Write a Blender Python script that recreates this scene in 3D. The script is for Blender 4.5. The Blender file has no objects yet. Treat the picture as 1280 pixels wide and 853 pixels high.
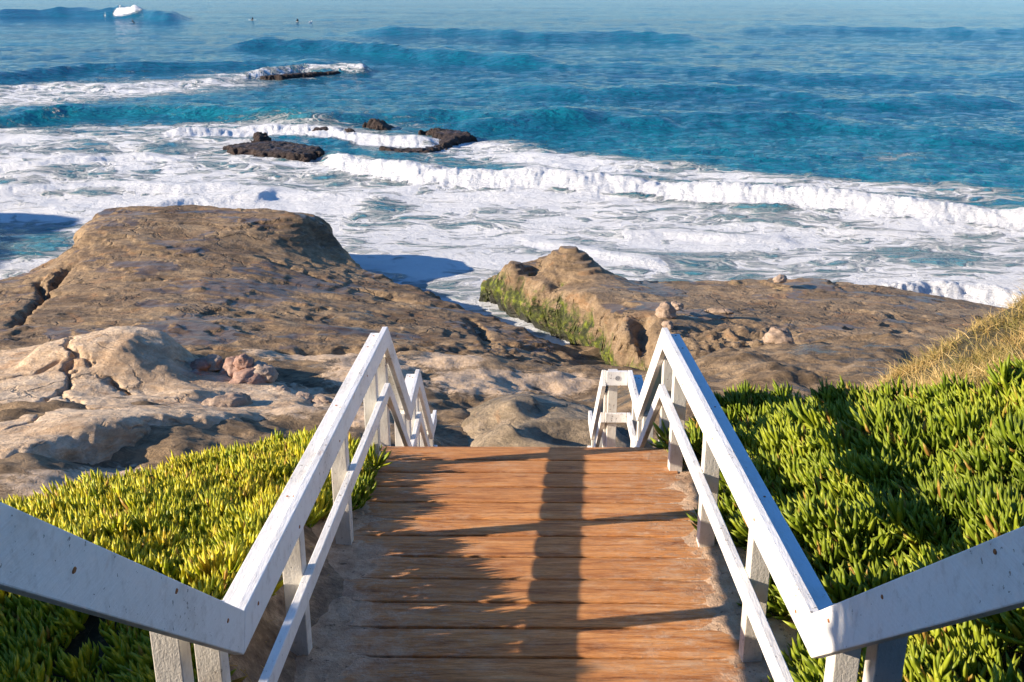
import bpy, bmesh, math, random
import numpy as np
from mathutils import Vector, Matrix, noise as mnoise
rng = np.random.default_rng(7); random.seed(7)
scene = bpy.context.scene
COL = scene.collection
R = math.radians

# ------------------------------------------------------------------ camera maths
H = 10.0; CX = -0.02; PITCH = 19.3; YAW = 0.57; FPX = 1316.0
cp, sp = math.cos(R(PITCH)), math.sin(R(PITCH)); cyw, syw = math.cos(R(YAW)), math.sin(R(YAW))
def P(px, py, z=0.0):
    """world point at height z seen where the photograph shows (px, py)"""
    a = (px-640)/FPX; b = -(py-426.5)/FPX
    f = cp + b*sp; u = b*cp - sp
    x = a*cyw - f*syw; y = a*syw + f*cyw
    t = (z-H)/u
    return (CX + x*t, y*t, z)
def PIX(X, Y, Z):
    x = X-CX; xr = x*cyw + Y*syw; f = -x*syw + Y*cyw; u = Z-H
    zz = f*cp - u*sp; b = f*sp + u*cp
    return 640 + FPX*xr/zz, 426.5 - FPX*b/zz

# ------------------------------------------------------------------ numpy noise
_perm = np.random.default_rng(3).permutation(4096)
_ga = np.random.default_rng(4).uniform(0, 2*np.pi, 4096); _gx = np.cos(_ga); _gy = np.sin(_ga)
def pn(x, y):
    xi = np.floor(x).astype(np.int64); yi = np.floor(y).astype(np.int64)
    xf = x-xi; yf = y-yi
    u = xf*xf*xf*(xf*(xf*6-15)+10); v = yf*yf*yf*(yf*(yf*6-15)+10)
    def g(a, b, dx, dy):
        h = _perm[(a + _perm[b & 4095]) & 4095]
        return _gx[h]*dx + _gy[h]*dy
    n00 = g(xi, yi, xf, yf); n10 = g(xi+1, yi, xf-1, yf); n01 = g(xi, yi+1, xf, yf-1); n11 = g(xi+1, yi+1, xf-1, yf-1)
    return 1.5*((n00*(1-u)+n10*u)*(1-v) + (n01*(1-u)+n11*u)*v)
def fbm(x, y, o=4, g=.5, l=2.03, s=0.0):
    a = 1.0; r = 0; x = x+s*17.3; y = y+s*9.1
    for _ in range(o):
        r = r + a*pn(x, y); x = x*l+13.7; y = y*l+7.1; a *= g
    return r
def ridged(x, y, o=4, s=0.0):
    a = 1.0; r = 0; x = x+s*11.3; y = y+s*5.1
    for _ in range(o):
        r = r + a*(1-2*np.abs(pn(x, y))); x = x*2.1+3.7; y = y*2.1+1.1; a *= .5
    return r/1.9
def sst(e0, e1, x):
    t = np.clip((x-e0)/(e1-e0), 0, 1); return t*t*(3-2*t)
def tps(pts):
    p = np.array(pts, float); n = len(p)
    def U(r2): return np.where(r2 > 1e-9, r2*np.log(np.maximum(r2, 1e-9)), 0)
    K = U(((p[:, None, :2]-p[None, :, :2])**2).sum(-1)) + np.eye(n)*.01
    A = np.zeros((n+3, n+3)); A[:n, :n] = K; A[:n, n] = 1; A[:n, n+1:] = p[:, :2]; A[n, :n] = 1; A[n+1:, :n] = p[:, :2].T
    w = np.linalg.lstsq(A, np.concatenate([p[:, 2], [0, 0, 0]]), rcond=None)[0]; lo, hi = p[:, 2].min()-.15, p[:, 2].max()+.2
    def f(x, y):
        r = w[n] + w[n+1]*x + w[n+2]*y
        for i in range(n): r = r + w[i]*U((x-p[i, 0])**2+(y-p[i, 1])**2)
        return np.clip(r, lo, hi)
    return f
def shep(pts, pw=3.0):
    p = np.array(pts, float)
    def f(x, y):
        n = 0; d = 0
        for a, b, c in p:
            w = 1/((x-a)**2+(y-b)**2+.3)**(pw/2); n = n+w*c; d = d+w
        return n/d
    return f
def sdf(poly, x, y):
    """signed distance to a polygon, positive inside"""
    p = np.array(poly, float)[:, :2]; n = len(p)
    d = np.full(np.shape(x), 1e9); ins = np.zeros(np.shape(x), bool)
    for i in range(n):
        a = p[i]; b = p[(i+1) % n]; e = b-a
        t = np.clip(((x-a[0])*e[0]+(y-a[1])*e[1])/(e@e), 0, 1)
        d = np.minimum(d, (x-a[0]-t*e[0])**2+(y-a[1]-t*e[1])**2)
        c = ((a[1] > y) != (b[1] > y)) & (x < e[0]*(y-a[1])/(e[1] if abs(e[1]) > 1e-9 else 1e-9)+a[0])
        ins ^= c
    return np.where(ins, 1, -1)*np.sqrt(d)
def pdist(line, x, y):
    """distance to a polyline, side (+ = right of travel), parameter 0..1"""
    p = np.array(line, float)[:, :2]; n = len(p)-1
    d = np.full(np.shape(x), 1e9); s = np.zeros(np.shape(x)); tt = np.zeros(np.shape(x))
    for i in range(n):
        a = p[i]; e = p[i+1]-a
        t = np.clip(((x-a[0])*e[0]+(y-a[1])*e[1])/(e@e), 0, 1)
        dd = np.sqrt((x-a[0]-t*e[0])**2+(y-a[1]-t*e[1])**2)
        m = dd < d; d = np.where(m, dd, d)
        s = np.where(m, np.sign((x-a[0])*e[1]-(y-a[1])*e[0]), s); tt = np.where(m, (i+t)/n, tt)
    return d, s, tt

# ------------------------------------------------------------------ object helpers
def tag(o, label=None, cat=None, group=None, kind=None):
    if label: o['label'] = label
    if cat: o['category'] = cat
    if group: o['group'] = group
    if kind: o['kind'] = kind
    return o
def empty(name, loc=(0, 0, 0)):
    o = bpy.data.objects.new(name, None); o.location = loc; o.empty_display_size = .2; COL.objects.link(o); return o
def link(name, me, mat, parent=None):
    o = bpy.data.objects.new(name, me); COL.objects.link(o)
    if mat: me.materials.append(mat)
    if parent:
        o.parent = parent
        o.matrix_parent_inverse = Matrix.Translation(-Vector(parent.location))
    return o
def npmesh(name, V, F, smooth=True, attrs=None):
    """F: list of int arrays (n,3) / (n,4)"""
    me = bpy.data.meshes.new(name)
    me.vertices.add(len(V)); me.vertices.foreach_set('co', np.ascontiguousarray(V, dtype=np.float32).ravel())
    F = [f for f in F if len(f)]
    nl = sum(f.size for f in F); npoly = sum(len(f) for f in F)
    me.loops.add(nl); me.polygons.add(npoly)
    me.loops.foreach_set('vertex_index', np.concatenate([f.ravel() for f in F]).astype(np.int32))
    tot = np.concatenate([np.full(len(f), f.shape[1]) for f in F]); st = np.concatenate([[0], np.cumsum(tot)[:-1]])
    me.polygons.foreach_set('loop_start', st.astype(np.int32))
    me.polygons.foreach_set('use_smooth', np.full(npoly, smooth))
    me.update(calc_edges=True)
    for k, v in (attrs or {}).items():
        a = me.attributes.new(k, 'FLOAT', 'POINT'); a.data.foreach_set('value', np.ascontiguousarray(v, dtype=np.float32).ravel())
    me.validate()
    return me
def gridmesh(name, X, Y, Z, keep=None, attrs=None):
    r, c = X.shape; idx = np.arange(r*c).reshape(r, c)
    q = np.stack([idx[:-1, :-1], idx[:-1, 1:], idx[1:, 1:], idx[1:, :-1]], -1).reshape(-1, 4)
    V = np.stack([X, Y, Z], -1).reshape(-1, 3)
    at = {k: v.ravel() for k, v in (attrs or {}).items()}
    if keep is not None:
        k = keep.ravel(); q = q[k[q].any(1)]
        used = np.zeros(len(V), bool); used[q.ravel()] = True
        m = np.cumsum(used)-1; V = V[used]; q = m[q]; at = {a: b[used] for a, b in at.items()}
    return npmesh(name, V, [q], True, at)

# ------------------------------------------------------------------ material helpers
class NT:
    def __init__(s, name):
        s.m = bpy.data.materials.new(name); s.m.use_nodes = True; s.t = s.m.node_tree; s.t.nodes.clear()
        s.out = s.n('ShaderNodeOutputMaterial')
        s.geo = s.n('ShaderNodeNewGeometry')
    def n(s, typ, **kw):
        nd = s.t.nodes.new(typ)
        for k, v in kw.items(): setattr(nd, k, v)
        return nd
    def set(s, sock, v):
        if isinstance(v, bpy.types.NodeSocket): s.t.links.new(v, sock)
        elif v is not None: sock.default_value = v
    def pos(s, scale=(1, 1, 1), rot=(0, 0, 0), src=None):
        mp = s.n('ShaderNodeMapping'); s.t.links.new(src or s.geo.outputs['Position'], mp.inputs[0])
        mp.inputs['Scale'].default_value = scale; mp.inputs['Rotation'].default_value = rot
        return mp.outputs[0]
    def noise(s, vec, scale=1, detail=4, rough=.55, dist=0, typ=None):
        k = s.n('ShaderNodeTexNoise')
        if typ: k.noise_type = typ
        s.set(k.inputs['Vector'], vec); k.inputs['Scale'].default_value = scale; k.inputs['Detail'].default_value = detail
        k.inputs['Roughness'].default_value = rough; k.inputs['Distortion'].default_value = dist
        return k.outputs[0]
    def voro(s, vec, scale=1, feature='F1', rnd=1, out='Distance'):
        k = s.n('ShaderNodeTexVoronoi', feature=feature); s.set(k.inputs['Vector'], vec)
        k.inputs['Scale'].default_value = scale; k.inputs['Randomness'].default_value = rnd
        return k.outputs[out]
    def math(s, op, a, b=None, c=None, clamp=False):
        k = s.n('ShaderNodeMath', operation=op, use_clamp=clamp); s.set(k.inputs[0], a)
        if b is not None: s.set(k.inputs[1], b)
        if c is not None: s.set(k.inputs[2], c)
        return k.outputs[0]
    def mr(s, v, a, b, c=0.0, d=1.0, smooth=True):
        k = s.n('ShaderNodeMapRange', interpolation_type='SMOOTHSTEP' if smooth else 'LINEAR')
        s.set(k.inputs['Value'], v)
        for nm, x in (('From Min', a), ('From Max', b), ('To Min', c), ('To Max', d)): s.set(k.inputs[nm], x)
        return k.outputs[0]
    def mix(s, f, a, b, mode='MIX'):
        k = s.n('ShaderNodeMix', data_type='RGBA', blend_type=mode); s.set(k.inputs[0], f)
        for i, v in ((6, a), (7, b)):
            if isinstance(v, tuple) and len(v) == 3: v = (*v, 1)
            s.set(k.inputs[i], v)
        return k.outputs[2]
    def ramp(s, f, stops, interp='LINEAR'):
        k = s.n('ShaderNodeValToRGB'); s.set(k.inputs[0], f); cr = k.color_ramp; cr.interpolation = interp
        while len(cr.elements) < len(stops): cr.elements.new(.5)
        for e, (p, c) in zip(cr.elements, stops): e.position = p; e.color = (*c, 1) if len(c) == 3 else c
        return k.outputs[0]
    def attr(s, name):
        k = s.n('ShaderNodeAttribute', attribute_name=name); return k.outputs['Fac']
    def sep(s, v):
        k = s.n('ShaderNodeSeparateXYZ'); s.t.links.new(v, k.inputs[0]); return k.outputs
    def bump(s, h, strength=.5, dist=.01, normal=None):
        k = s.n('ShaderNodeBump'); s.set(k.inputs['Height'], h); s.set(k.inputs['Strength'], strength); k.inputs['Distance'].default_value = dist
        if normal: s.t.links.new(normal, k.inputs['Normal'])
        return k.outputs[0]
    def bsdf(s, color, rough=.6, normal=None, spec=.5, **kw):
        k = s.n('ShaderNodeBsdfPrincipled')
        if isinstance(color, tuple) and len(color) == 3: color = (*color, 1)
        s.set(k.inputs['Base Color'], color); s.set(k.inputs['Roughness'], rough); s.set(k.inputs['Specular IOR Level'], spec)
        if normal: s.t.links.new(normal, k.inputs['Normal'])
        for a, v in kw.items(): s.set(k.inputs[a.replace('_', ' ')], v)
        return k.outputs[0]
    def done(s, sh):
        s.t.links.new(sh, s.out.inputs[0]); return s.m

# ---- white weathered paint
def paint(name, base, wear=1.0, dirt=.5):
    t = NT(name)
    co = t.n('ShaderNodeTexCoord').outputs['Object']
    gr = t.noise(t.pos((1, .12, 1), src=co), 110, 3, .6)
    gr2 = t.noise(t.pos((1, .25, .25), src=co), 60, 4, .7)
    big = t.noise(co, 2.3, 5, .65); sm = t.noise(co, 45, 3, .6)
    chips = t.mr(t.math('ADD', sm, t.math('MULTIPLY', t.math('SUBTRACT', big, .5), .45)), .74-.03*wear, .77-.03*wear)
    dirtm = t.math('MULTIPLY', t.mr(big, .42, .75), dirt)
    c = t.mix(dirtm, base, tuple(b*k for b, k in zip(base, (.72, .68, .63))))
    c = t.mix(t.math('MULTIPLY', t.mr(gr2, .50, .72), .5*dirt), c, (.42, .38, .34))
    c = t.mix(t.math('MULTIPLY', chips, .8), c, (.20, .17, .145))
    rust = t.mr(t.noise(t.pos((3, .6, 1), src=co), 6, 4, .6), .68, .76)
    c = t.mix(t.math('MULTIPLY', rust, .35), c, (.42, .20, .09))
    h = t.math('ADD', t.math('MULTIPLY', gr, .5), t.math('ADD', t.math('MULTIPLY', gr2, .5), t.math('MULTIPLY', chips, -.7)))
    return t.done(t.bsdf(c, t.mr(sm, .3, .7, .42, .62), t.bump(h, .8, .005), .35))
M_white = paint('white_paint', (.80, .79, .77), 2.2, .75)
M_shadeblue = paint('shade_tinted_blue_paint', (.50, .66, .76), 1.6, .5)  # right cap: blue of sky-lit shade put into the white paint's colour
M_post = paint('weathered_white_paint', (.68, .65, .60), 1.8, 1.0)
def simple(name, col, rough=.7, spec=.3, bs=40, bd=.003, var=.3):
    t = NT(name); co = t.n('ShaderNodeTexCoord').outputs['Object']; n = t.noise(co, bs, 4)
    c = t.mix(t.mr(n, .3, .7), tuple(k*(1-var) for k in col), col)
    return t.done(t.bsdf(c, rough, t.bump(n, .4, bd), spec))
M_rust = simple('rust', (.42, .15, .05), .8, .2, 200)
M_steel = simple('galvanised_metal', (.45, .45, .46), .45, .5, 80)
M_wet = simple('black_neoprene', (.015, .017, .022), .5, .4)
M_skin = simple('skin', (.45, .27, .19), .6, .4)
M_board = simple('board_resin', (.75, .74, .70), .3, .5)
M_bird = simple('white_feathers', (.8, .8, .8), .8, .2)
M_beak = simple('yellow_beak', (.6, .4, .05), .5, .3)

# ---- deck wood with drifted sand
def wood_mat():
    t = NT('sandy_worn_wood')
    xyz = t.sep(t.geo.outputs['Position']); x, y, z = xyz[0], xyz[1], xyz[2]
    rnd = t.n('ShaderNodeObjectInfo').outputs['Random']
    off = t.n('ShaderNodeCombineXYZ'); t.set(off.inputs[0], t.math('MULTIPLY', rnd, 31)); t.set(off.inputs[1], t.math('MULTIPLY', rnd, 17)); t.set(off.inputs[2], rnd)
    va = t.n('ShaderNodeVectorMath', operation='ADD'); t.set(va.inputs[0], t.geo.outputs['Position']); t.set(va.inputs[1], off.outputs[0])
    v = va.outputs[0]
    g1 = t.noise(t.pos((.8, 7, 7), src=v), 2.6, 6, .68, .8)
    g2 = t.noise(t.pos((2.5, 60, 30), src=v), 4, 4, .7, .2)
    blot = t.noise(t.pos((1, 1.5, 1), src=v), 3.3, 5, .7)
    fine = t.noise(v, 90, 3, .7)
    c = t.ramp(g1, [(.28, (.15, .045, .015)), (.42, (.46, .18, .055)), (.57, (.70, .315, .105)), (.75, (.76, .45, .22))])
    c = t.mix(t.math('MULTIPLY', t.mr(g2, .50, .66), .65), c, (.16, .06, .025))
    c = t.mix(t.math('MULTIPLY', t.mr(blot, .52, .72), .40), c, (.66, .47, .30))
    c = t.mix(t.math('MULTIPLY', t.mr(rnd, 0, 1, 0, .35), .6), c, (.38, .17, .075))
    # a few knots and stains
    kn = t.voro(t.pos((1, 2.2, 1), src=v), 2.1)
    c = t.mix(t.math('MULTIPLY', t.mr(kn, .035, .012), .7), c, (.09, .04, .02))
    # drifted sand and dust along both sides, deeper on the left and near the camera
    wob = t.math('MULTIPLY', t.math('SUBTRACT', t.noise(t.geo.outputs['Position'], 2.6, 6, .7), .5), 1.15)
    wob2 = t.math('MULTIPLY', t.math('SUBTRACT', t.noise(t.geo.outputs['Position'], 14, 4, .7), .5), .5)
    left = t.math('MULTIPLY', x, -1.0)
    nearw = t.mr(y, 6.4, 4.2, .02, .42)
    sl = t.math('ADD', t.math('ADD', left, wob), t.math('ADD', nearw, wob2))
    sr = t.math('ADD', t.math('ADD', x, wob), t.math('ADD', wob2, t.mr(y, 6.6, 4.6, -.08, .07)))
    sand = t.math('MAXIMUM', t.mr(sl, .98, 1.25), t.mr(sr, .92, 1.14))
    thin = t.math('MAXIMUM', t.mr(sl, .35, 1.0), t.mr(sr, .30, .95))
    thin = t.math('MULTIPLY', t.math('ADD', thin, .22), t.mr(t.noise(t.pos((1, 2.5, 1)), 11, 7, .8), .44, .64))
    sand = t.math('MAXIMUM', t.math('MULTIPLY', sand, .93), t.math('MULTIPLY', thin, .65))
    sn = t.noise(t.geo.outputs['Position'], 6, 6, .75)
    sc = t.ramp(sn, [(.3, (.32, .19, .12)), (.5, (.52, .35, .23)), (.7, (.66, .49, .35))])
    sc = t.mix(t.mr(fine, .62, .7, 0, .5), sc, (.20, .13, .09))
    c = t.mix(sand, c, sc)
    hw = t.math('ADD', t.math('MULTIPLY', g1, 1.2), t.math('ADD', t.math('MULTIPLY', g2, 1.3), t.math('MULTIPLY', blot, .8)))
    hs = t.math('ADD', t.math('MULTIPLY', t.noise(t.geo.outputs['Position'], 9, 6, .75), 3.5), t.math('MULTIPLY', fine, .6))
    hm = t.n('ShaderNodeMix'); t.set(hm.inputs[0], sand); t.set(hm.inputs[2], hw); t.set(hm.inputs[3], hs)
    return t.done(t.bsdf(c, .72, t.bump(hm.outputs[0], .8, .012), .25))
M_wood = wood_mat()
M_oldwood = simple('dark_aged_wood', (.16, .10, .06), .8, .2, 30, .01)

# ---- rock
def crackv(t, scale):
    k = t.n('ShaderNodeTexNoise'); t.set(k.inputs['Vector'], t.geo.outputs['Position']); k.inputs['Scale'].default_value = 1.2; k.inputs['Detail'].default_value = 5
    m = t.n('ShaderNodeVectorMath', operation='MULTIPLY_ADD'); t.set(m.inputs[0], k.outputs['Color']); m.inputs[1].default_value = (1.3, 1.3, 1.3); t.set(m.inputs[2], t.pos((.5*scale, .8*scale, .5*scale)))
    return m.outputs[0]
def rock_mat(name, cols, wet=.5, algae=0.0, pale=0.0, scale=1.0, redpatch=0.0, wl=.55, bumpd=.10, pit=.5):
    t = NT(name)
    p = t.geo.outputs['Position']; xyz = t.sep(p); z = xyz[2]
    nz = t.sep(t.geo.outputs['Normal'])[2]
    n1 = t.noise(t.pos((.7*scale, 1*scale, 1.6*scale)), .55, 7, .62, .6)
    n2 = t.noise(t.pos((1*scale, 1.5*scale, 4*scale), (0, .1, .3)), 2.2, 7, .68, .8)
    n3 = t.noise(p, 11*scale, 6, .72)
    mixn = t.math('ADD', t.math('MULTIPLY', n1, .55), t.math('MULTIPLY', n2, .45))
    c = t.ramp(mixn, [(.34, cols[0]), (.45, cols[1]), (.54, cols[2]), (.66, cols[3])])
    c = t.mix(t.math('MULTIPLY', t.mr(n3, .42, .66), .5), c, tuple(k*.5 for k in cols[1]), 'MIX')
    c = t.mix(t.math('MULTIPLY', t.mr(n3, .56, .72), .35), c, tuple(min(1, k*1.5) for k in cols[2]))
    cr = t.voro(t.math('ADD', 0, 0) if False else crackv(t, scale), 1.0, 'DISTANCE_TO_EDGE')
    crm = t.math('MULTIPLY', t.mr(cr, .045, .0), t.mr(t.noise(p, .5, 4, .6), .50, .58))
    c = t.mix(t.math('MULTIPLY', crm, .6), c, tuple(k*.35 for k in cols[0]))
    lt = t.noise(t.pos((.25, .9, 1), (0, 0, .25)), 1.0, 6, .7, .8)
    c = t.mix(t.math('MULTIPLY', t.mr(lt, .52, .66), .55), c, cols[3])
    c = t.mix(t.math('MULTIPLY', t.mr(lt, .46, .34), .50), c, cols[0])
    rp = t.noise(t.pos((1, 1, 2)), .9, 5, .6, 1.2)
    c = t.mix(t.math('MULTIPLY', t.mr(rp, .56, .68), redpatch), c, (.36, .17, .06))
    if pale:
        pl = t.noise(t.pos((1, 2.6, 1)), 1.4, 7, .75, .5)
        c = t.mix(t.math('MULTIPLY', t.mr(pl, .55, .68), pale), c, (.50, .40, .32))
    # wet film and puddles on the level parts
    wn = t.noise(t.pos((.4, .8, .5)), .8, 5, .62, .6)
    wetm = t.math('MULTIPLY', t.math('MULTIPLY', t.mr(wn, .53, .565), t.mr(nz, .90, .97)), wet)
    c = t.mix(t.math('MULTIPLY', wetm, .6), c, (.080, .058, .045))
    # dark tide line
    zz = t.math('ADD', z, t.math('MULTIPLY', t.math('SUBTRACT', n2, .5), 1.2))
    tide = t.mr(zz, wl+.1, wl-.35)
    c = t.mix(t.math('MULTIPLY', tide, .85), c, (.030, .027, .022))
    if algae:
        steep = t.mr(nz, .93, .72)
        an = t.noise(t.pos((1, 1, .6)), 1.7, 6, .7, .6)
        zb = t.math('ADD', z, t.math('MULTIPLY', t.math('SUBTRACT', an, .5), 2.6))
        am = t.math('MULTIPLY', t.math('MULTIPLY', t.mr(zb, 1.45, 1.0), steep), t.math('MULTIPLY', t.mr(t.noise(p, 2.6, 6, .75), .35, .48), algae))
        ac = t.ramp(t.noise(p, 4.5, 5, .7), [(.38, (.018, .024, .006)), (.52, (.07, .085, .012)), (.66, (.20, .24, .015))])
        c = t.mix(am, c, ac)
        am2 = t.math('MULTIPLY', t.mr(zb, .55, .15), steep)
        c = t.mix(t.math('MULTIPLY', am2, .9), c, (.02, .02, .014))
    rough = t.mix(t.math('MAXIMUM', wetm, t.math('MULTIPLY', tide, .8)), (.8, .8, .8), (.24, .24, .24))
    # relief: strata, pits, grain
    pits = t.mr(t.voro(t.pos((1, 1, 1)), 3.1*scale), .0, .28)
    pm = t.mr(t.noise(p, .8, 4, .6), .5, .62)
    h = t.math('ADD', t.math('MULTIPLY', n2, .85), t.math('MULTIPLY', n3, .6))
    h = t.math('ADD', h, t.math('MULTIPLY', t.math('MULTIPLY', pits, pm), pit))
    h = t.math('SUBTRACT', h, t.math('MULTIPLY', crm, .8))
    st = t.noise(t.pos((.6, .9, 14)), 1.3, 4, .6, .5)
    h = t.math('ADD', h, t.math('MULTIPLY', st, .45))
    h = t.math('ADD', h, t.math('MULTIPLY', t.noise(p, 48, 4, .7), .10))
    hh = t.n('ShaderNodeMix'); t.set(hh.inputs[0], t.math('MULTIPLY', wetm, .85)); t.set(hh.inputs[2], h); hh.inputs[3].default_value = 1.0
    return t.done(t.bsdf(c, rough, t.bump(hh.outputs[0], .9, bumpd), .45))
BROWN = [(.065, .040, .020), (.165, .106, .056), (.29, .195, .105), (.40, .285, .165)]
M_slab = rock_mat('wet_brown_sandstone', BROWN, .8, 0, .30, 1, .35, bumpd=.065)
M_right = rock_mat('brown_sandstone_with_algae', [(.10, .066, .035), (.20, .135, .075), (.31, .215, .125), (.41, .295, .175)], .8, 1.0, .25, 1, .35)
M_pale = rock_mat('pale_sandstone', [(.34, .21, .115), (.52, .365, .225), (.66, .50, .34), (.74, .60, .44)], .15, 0, .3, 1.2, .45, -3, .07, .3)
M_reef = rock_mat('mussel_covered_reef', [(.012, .010, .009), (.03, .02, .018), (.055, .034, .028), (.10, .06, .045)], .6, 0, 0, 2.2, 0, -3, .2, 1.5)
M_bould = rock_mat('rounded_sandstone', [(.22, .15, .10), (.33, .24, .17), (.42, .31, .23), (.52, .40, .30)], .1, 0, .3, 2, .3, -3, .03, .2)
M_boss = rock_mat('olive_brown_sandstone', [(.11, .085, .05), (.21, .16, .10), (.33, .25, .16), (.44, .34, .23)], .6, 0, .25, 1.3, .3, -3, .06, .4)
M_redb = rock_mat('reddish_sandstone', [(.20, .10, .07), (.32, .18, .13), (.40, .26, .20), (.48, .34, .27)], .1, 0, .2, 2.4, .7, -3, .03, .3)

def ground_mat():
    t = NT('shore_ground')
    p = t.geo.outputs['Position']; xyz = t.sep(p); z = xyz[2]
    n1 = t.noise(t.pos((.8, 1.2, 1)), .8, 7, .62, .5); n2 = t.noise(t.pos((1, 1.8, 2.5)), 2.8, 7, .7, .7); n3 = t.noise(p, 14, 6, .72)
    rock = t.ramp(t.math('ADD', t.math('MULTIPLY', n1, .5), t.math('MULTIPLY', n2, .5)), [(.36, (.075, .052, .030)), (.46, (.19, .128, .070)), (.54, (.32, .22, .125)), (.66, (.43, .31, .19))])
    rock = t.mix(t.math('MULTIPLY', t.mr(n3, .45, .62), .35), rock, (.09, .07, .05))
    wn = t.noise(t.pos((.6, 1.5, .5)), .9, 5, .65, .4)
    wetm = t.math('MULTIPLY', t.mr(wn, .53, .60), t.mr(z, 3.2, 2.6))
    rock = t.mix(t.math('MULTIPLY', wetm, .65), rock, (.065, .062, .045))
    sd = t.attr('sand')
    sandm = t.mr(t.math('ADD', sd, t.math('MULTIPLY', t.math('SUBTRACT', n2, .5), 1.2)), .45, .62)
    sandc = t.mix(t.mr(n3, .35, .65), (.42, .30, .19), (.58, .44, .31))
    sandc = t.mix(t.mr(t.noise(p, 5, 4, .8), .64, .70, 0, .6), sandc, (.20, .13, .09))
    c = t.mix(sandm, rock, sandc)
    soil = t.attr('soil')
    sc = t.ramp(t.noise(p, 9, 6, .75), [(.3, (.07, .045, .028)), (.5, (.20, .135, .085)), (.68, (.40, .29, .19))])
    sc = t.mix(t.attr('litter'), sc, t.ramp(t.noise(p, 16, 6, .75), [(.35, (.025, .022, .010)), (.55, (.06, .05, .02)), (.7, (.20, .14, .08))]))
    c = t.mix(soil, c, sc)
    rough = t.mix(t.math('MULTIPLY', wetm, t.math('SUBTRACT', 1.0, sandm)), (.85, .85, .85), (.2, .2, .2))
    h = t.math('ADD', t.math('MULTIPLY', n2, 1.0), t.math('MULTIPLY', n3, .3))
    h2 = t.math('ADD', t.math('MULTIPLY', t.noise(p, 7, 6, .7), .25), t.math('MULTIPLY', n3, .15))
    hm = t.n('ShaderNodeMix'); t.set(hm.inputs[0], t.math('MAXIMUM', sandm, soil)); t.set(hm.inputs[2], h); t.set(hm.inputs[3], h2)
    return t.done(t.bsdf(c, rough, t.bump(hm.outputs[0], .9, .10), .4))
M_ground = ground_mat()

# ---- sea
def sea_mat():
    t = NT('sea_water')
    p = t.geo.outputs['Position']
    foam = t.attr('foam'); teal = t.attr('teal'); y = t.sep(p)[1]
    far = t.mr(y, 40, 260)
    # lace: warped cells + fine fbm, stretched along the crests
    wv = t.n('ShaderNodeTexNoise', noise_dimensions='3D'); t.set(wv.inputs['Vector'], t.pos((.35, .55, 1))); wv.inputs['Scale'].default_value = 1; wv.inputs['Detail'].default_value = 5
    vm = t.n('ShaderNodeVectorMath', operation='MULTIPLY_ADD'); t.set(vm.inputs[0], wv.outputs['Color']); vm.inputs[1].default_value = (4.5, 3.0, 0); t.set(vm.inputs[2], p)
    wp = vm.outputs[0]
    v1 = t.voro(t.pos((.42, .9, .001), src=wp), 1.0, 'DISTANCE_TO_EDGE')
    v2 = t.voro(t.pos((1.3, 2.4, .001), src=wp), 1.0, 'DISTANCE_TO_EDGE')
    lace = t.math('ADD', t.math('MULTIPLY', t.mr(v1, .34, .0), .6), t.math('MULTIPLY', t.mr(v2, .3, 0), .4))
    fn = t.noise(t.pos((.5, 1.1, .001), src=wp), 2.0, 8, .72)
    fn2 = t.noise(t.pos((.10, .28, .001), src=wp), 1.0, 6, .65)
    pat = t.math('ADD', t.math('MULTIPLY', lace, .34), t.math('ADD', t.math('MULTIPLY', fn, .62), t.math('MULTIPLY', fn2, .62)))
    thr = t.mr(foam, 0, 1, 1.16, .30, False)
    fm = t.mr(t.math('SUBTRACT', pat, thr), -.10, .22)
    fm = t.math('MULTIPLY', fm, t.mr(foam, .02, .10))
    fine = t.noise(t.pos((1.5, 3, 1)), 3.0, 6, .75)
    fm = t.math('MULTIPLY', fm, t.mr(t.math('ADD', fine, t.math('MULTIPLY', fm, .5)), .40, .72, .55, 1.0))
    # water body
    depthn = t.noise(t.pos((.02, .05, 1)), 1, 5, .6)
    deep = t.mix(t.mr(depthn, .35, .65), (.001, .075, .145), (.003, .118, .195))
    water = t.mix(teal, deep, (.006, .19, .235))
    sh = t.mix(t.math('MULTIPLY', t.mr(foam, .1, .8), .65), water, (.18, .39, .42))
    col = t.mix(fm, sh, (.80, .82, .84))
    # ripples: three sizes, long axis parallel to the crests
    r1 = t.noise(t.pos((.30, .50, .2), (0, 0, .10)), 1.0, 5, .6, .3)
    r2 = t.noise(t.pos((.85, 1.3, .2), (0, 0, -.16)), 1.0, 5, .62, .4)
    r3 = t.noise(t.pos((2.2, 5.0, .2), (0, 0, .2)), 1.0, 4, .65, .4)
    r0 = t.noise(t.pos((.06, .13, .1), (0, 0, .05)), 1.0, 4, .55, .2)
    w3 = t.mr(y, 30, 120, 1.0, .0)
    w2 = t.mr(y, 70, 500, 1.0, .3)
    w1 = t.mr(y, 110, 420, 1.0, .30)
    h = t.math('ADD', t.math('MULTIPLY', t.math('MULTIPLY', r1, w1), 1.1), t.math('ADD', t.math('MULTIPLY', t.math('MULTIPLY', r2, w2), .8), t.math('MULTIPLY', t.math('MULTIPLY', r3, w3), .18)))
    h = t.math('ADD', h, t.math('MULTIPLY', t.math('MULTIPLY', r0, w1), 2.2))
    hf = t.math('ADD', t.math('MULTIPLY', fn, .38), t.math('MULTIPLY', fine, .26))
    hm = t.n('ShaderNodeMix'); t.set(hm.inputs[0], t.math('MULTIPLY', fm, .9)); t.set(hm.inputs[2], h); t.set(hm.inputs[3], t.math('ADD', t.math('MULTIPLY', h, .2), hf))
    rough = t.mix(fm, t.mix(far, (.10, .10, .10), (.12, .12, .12)), (.9, .9, .9))
    return t.done(t.bsdf(col, rough, t.bump(hm.outputs[0], 1.0, .62), .5, IOR=1.33))
M_sea = sea_mat()

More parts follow.
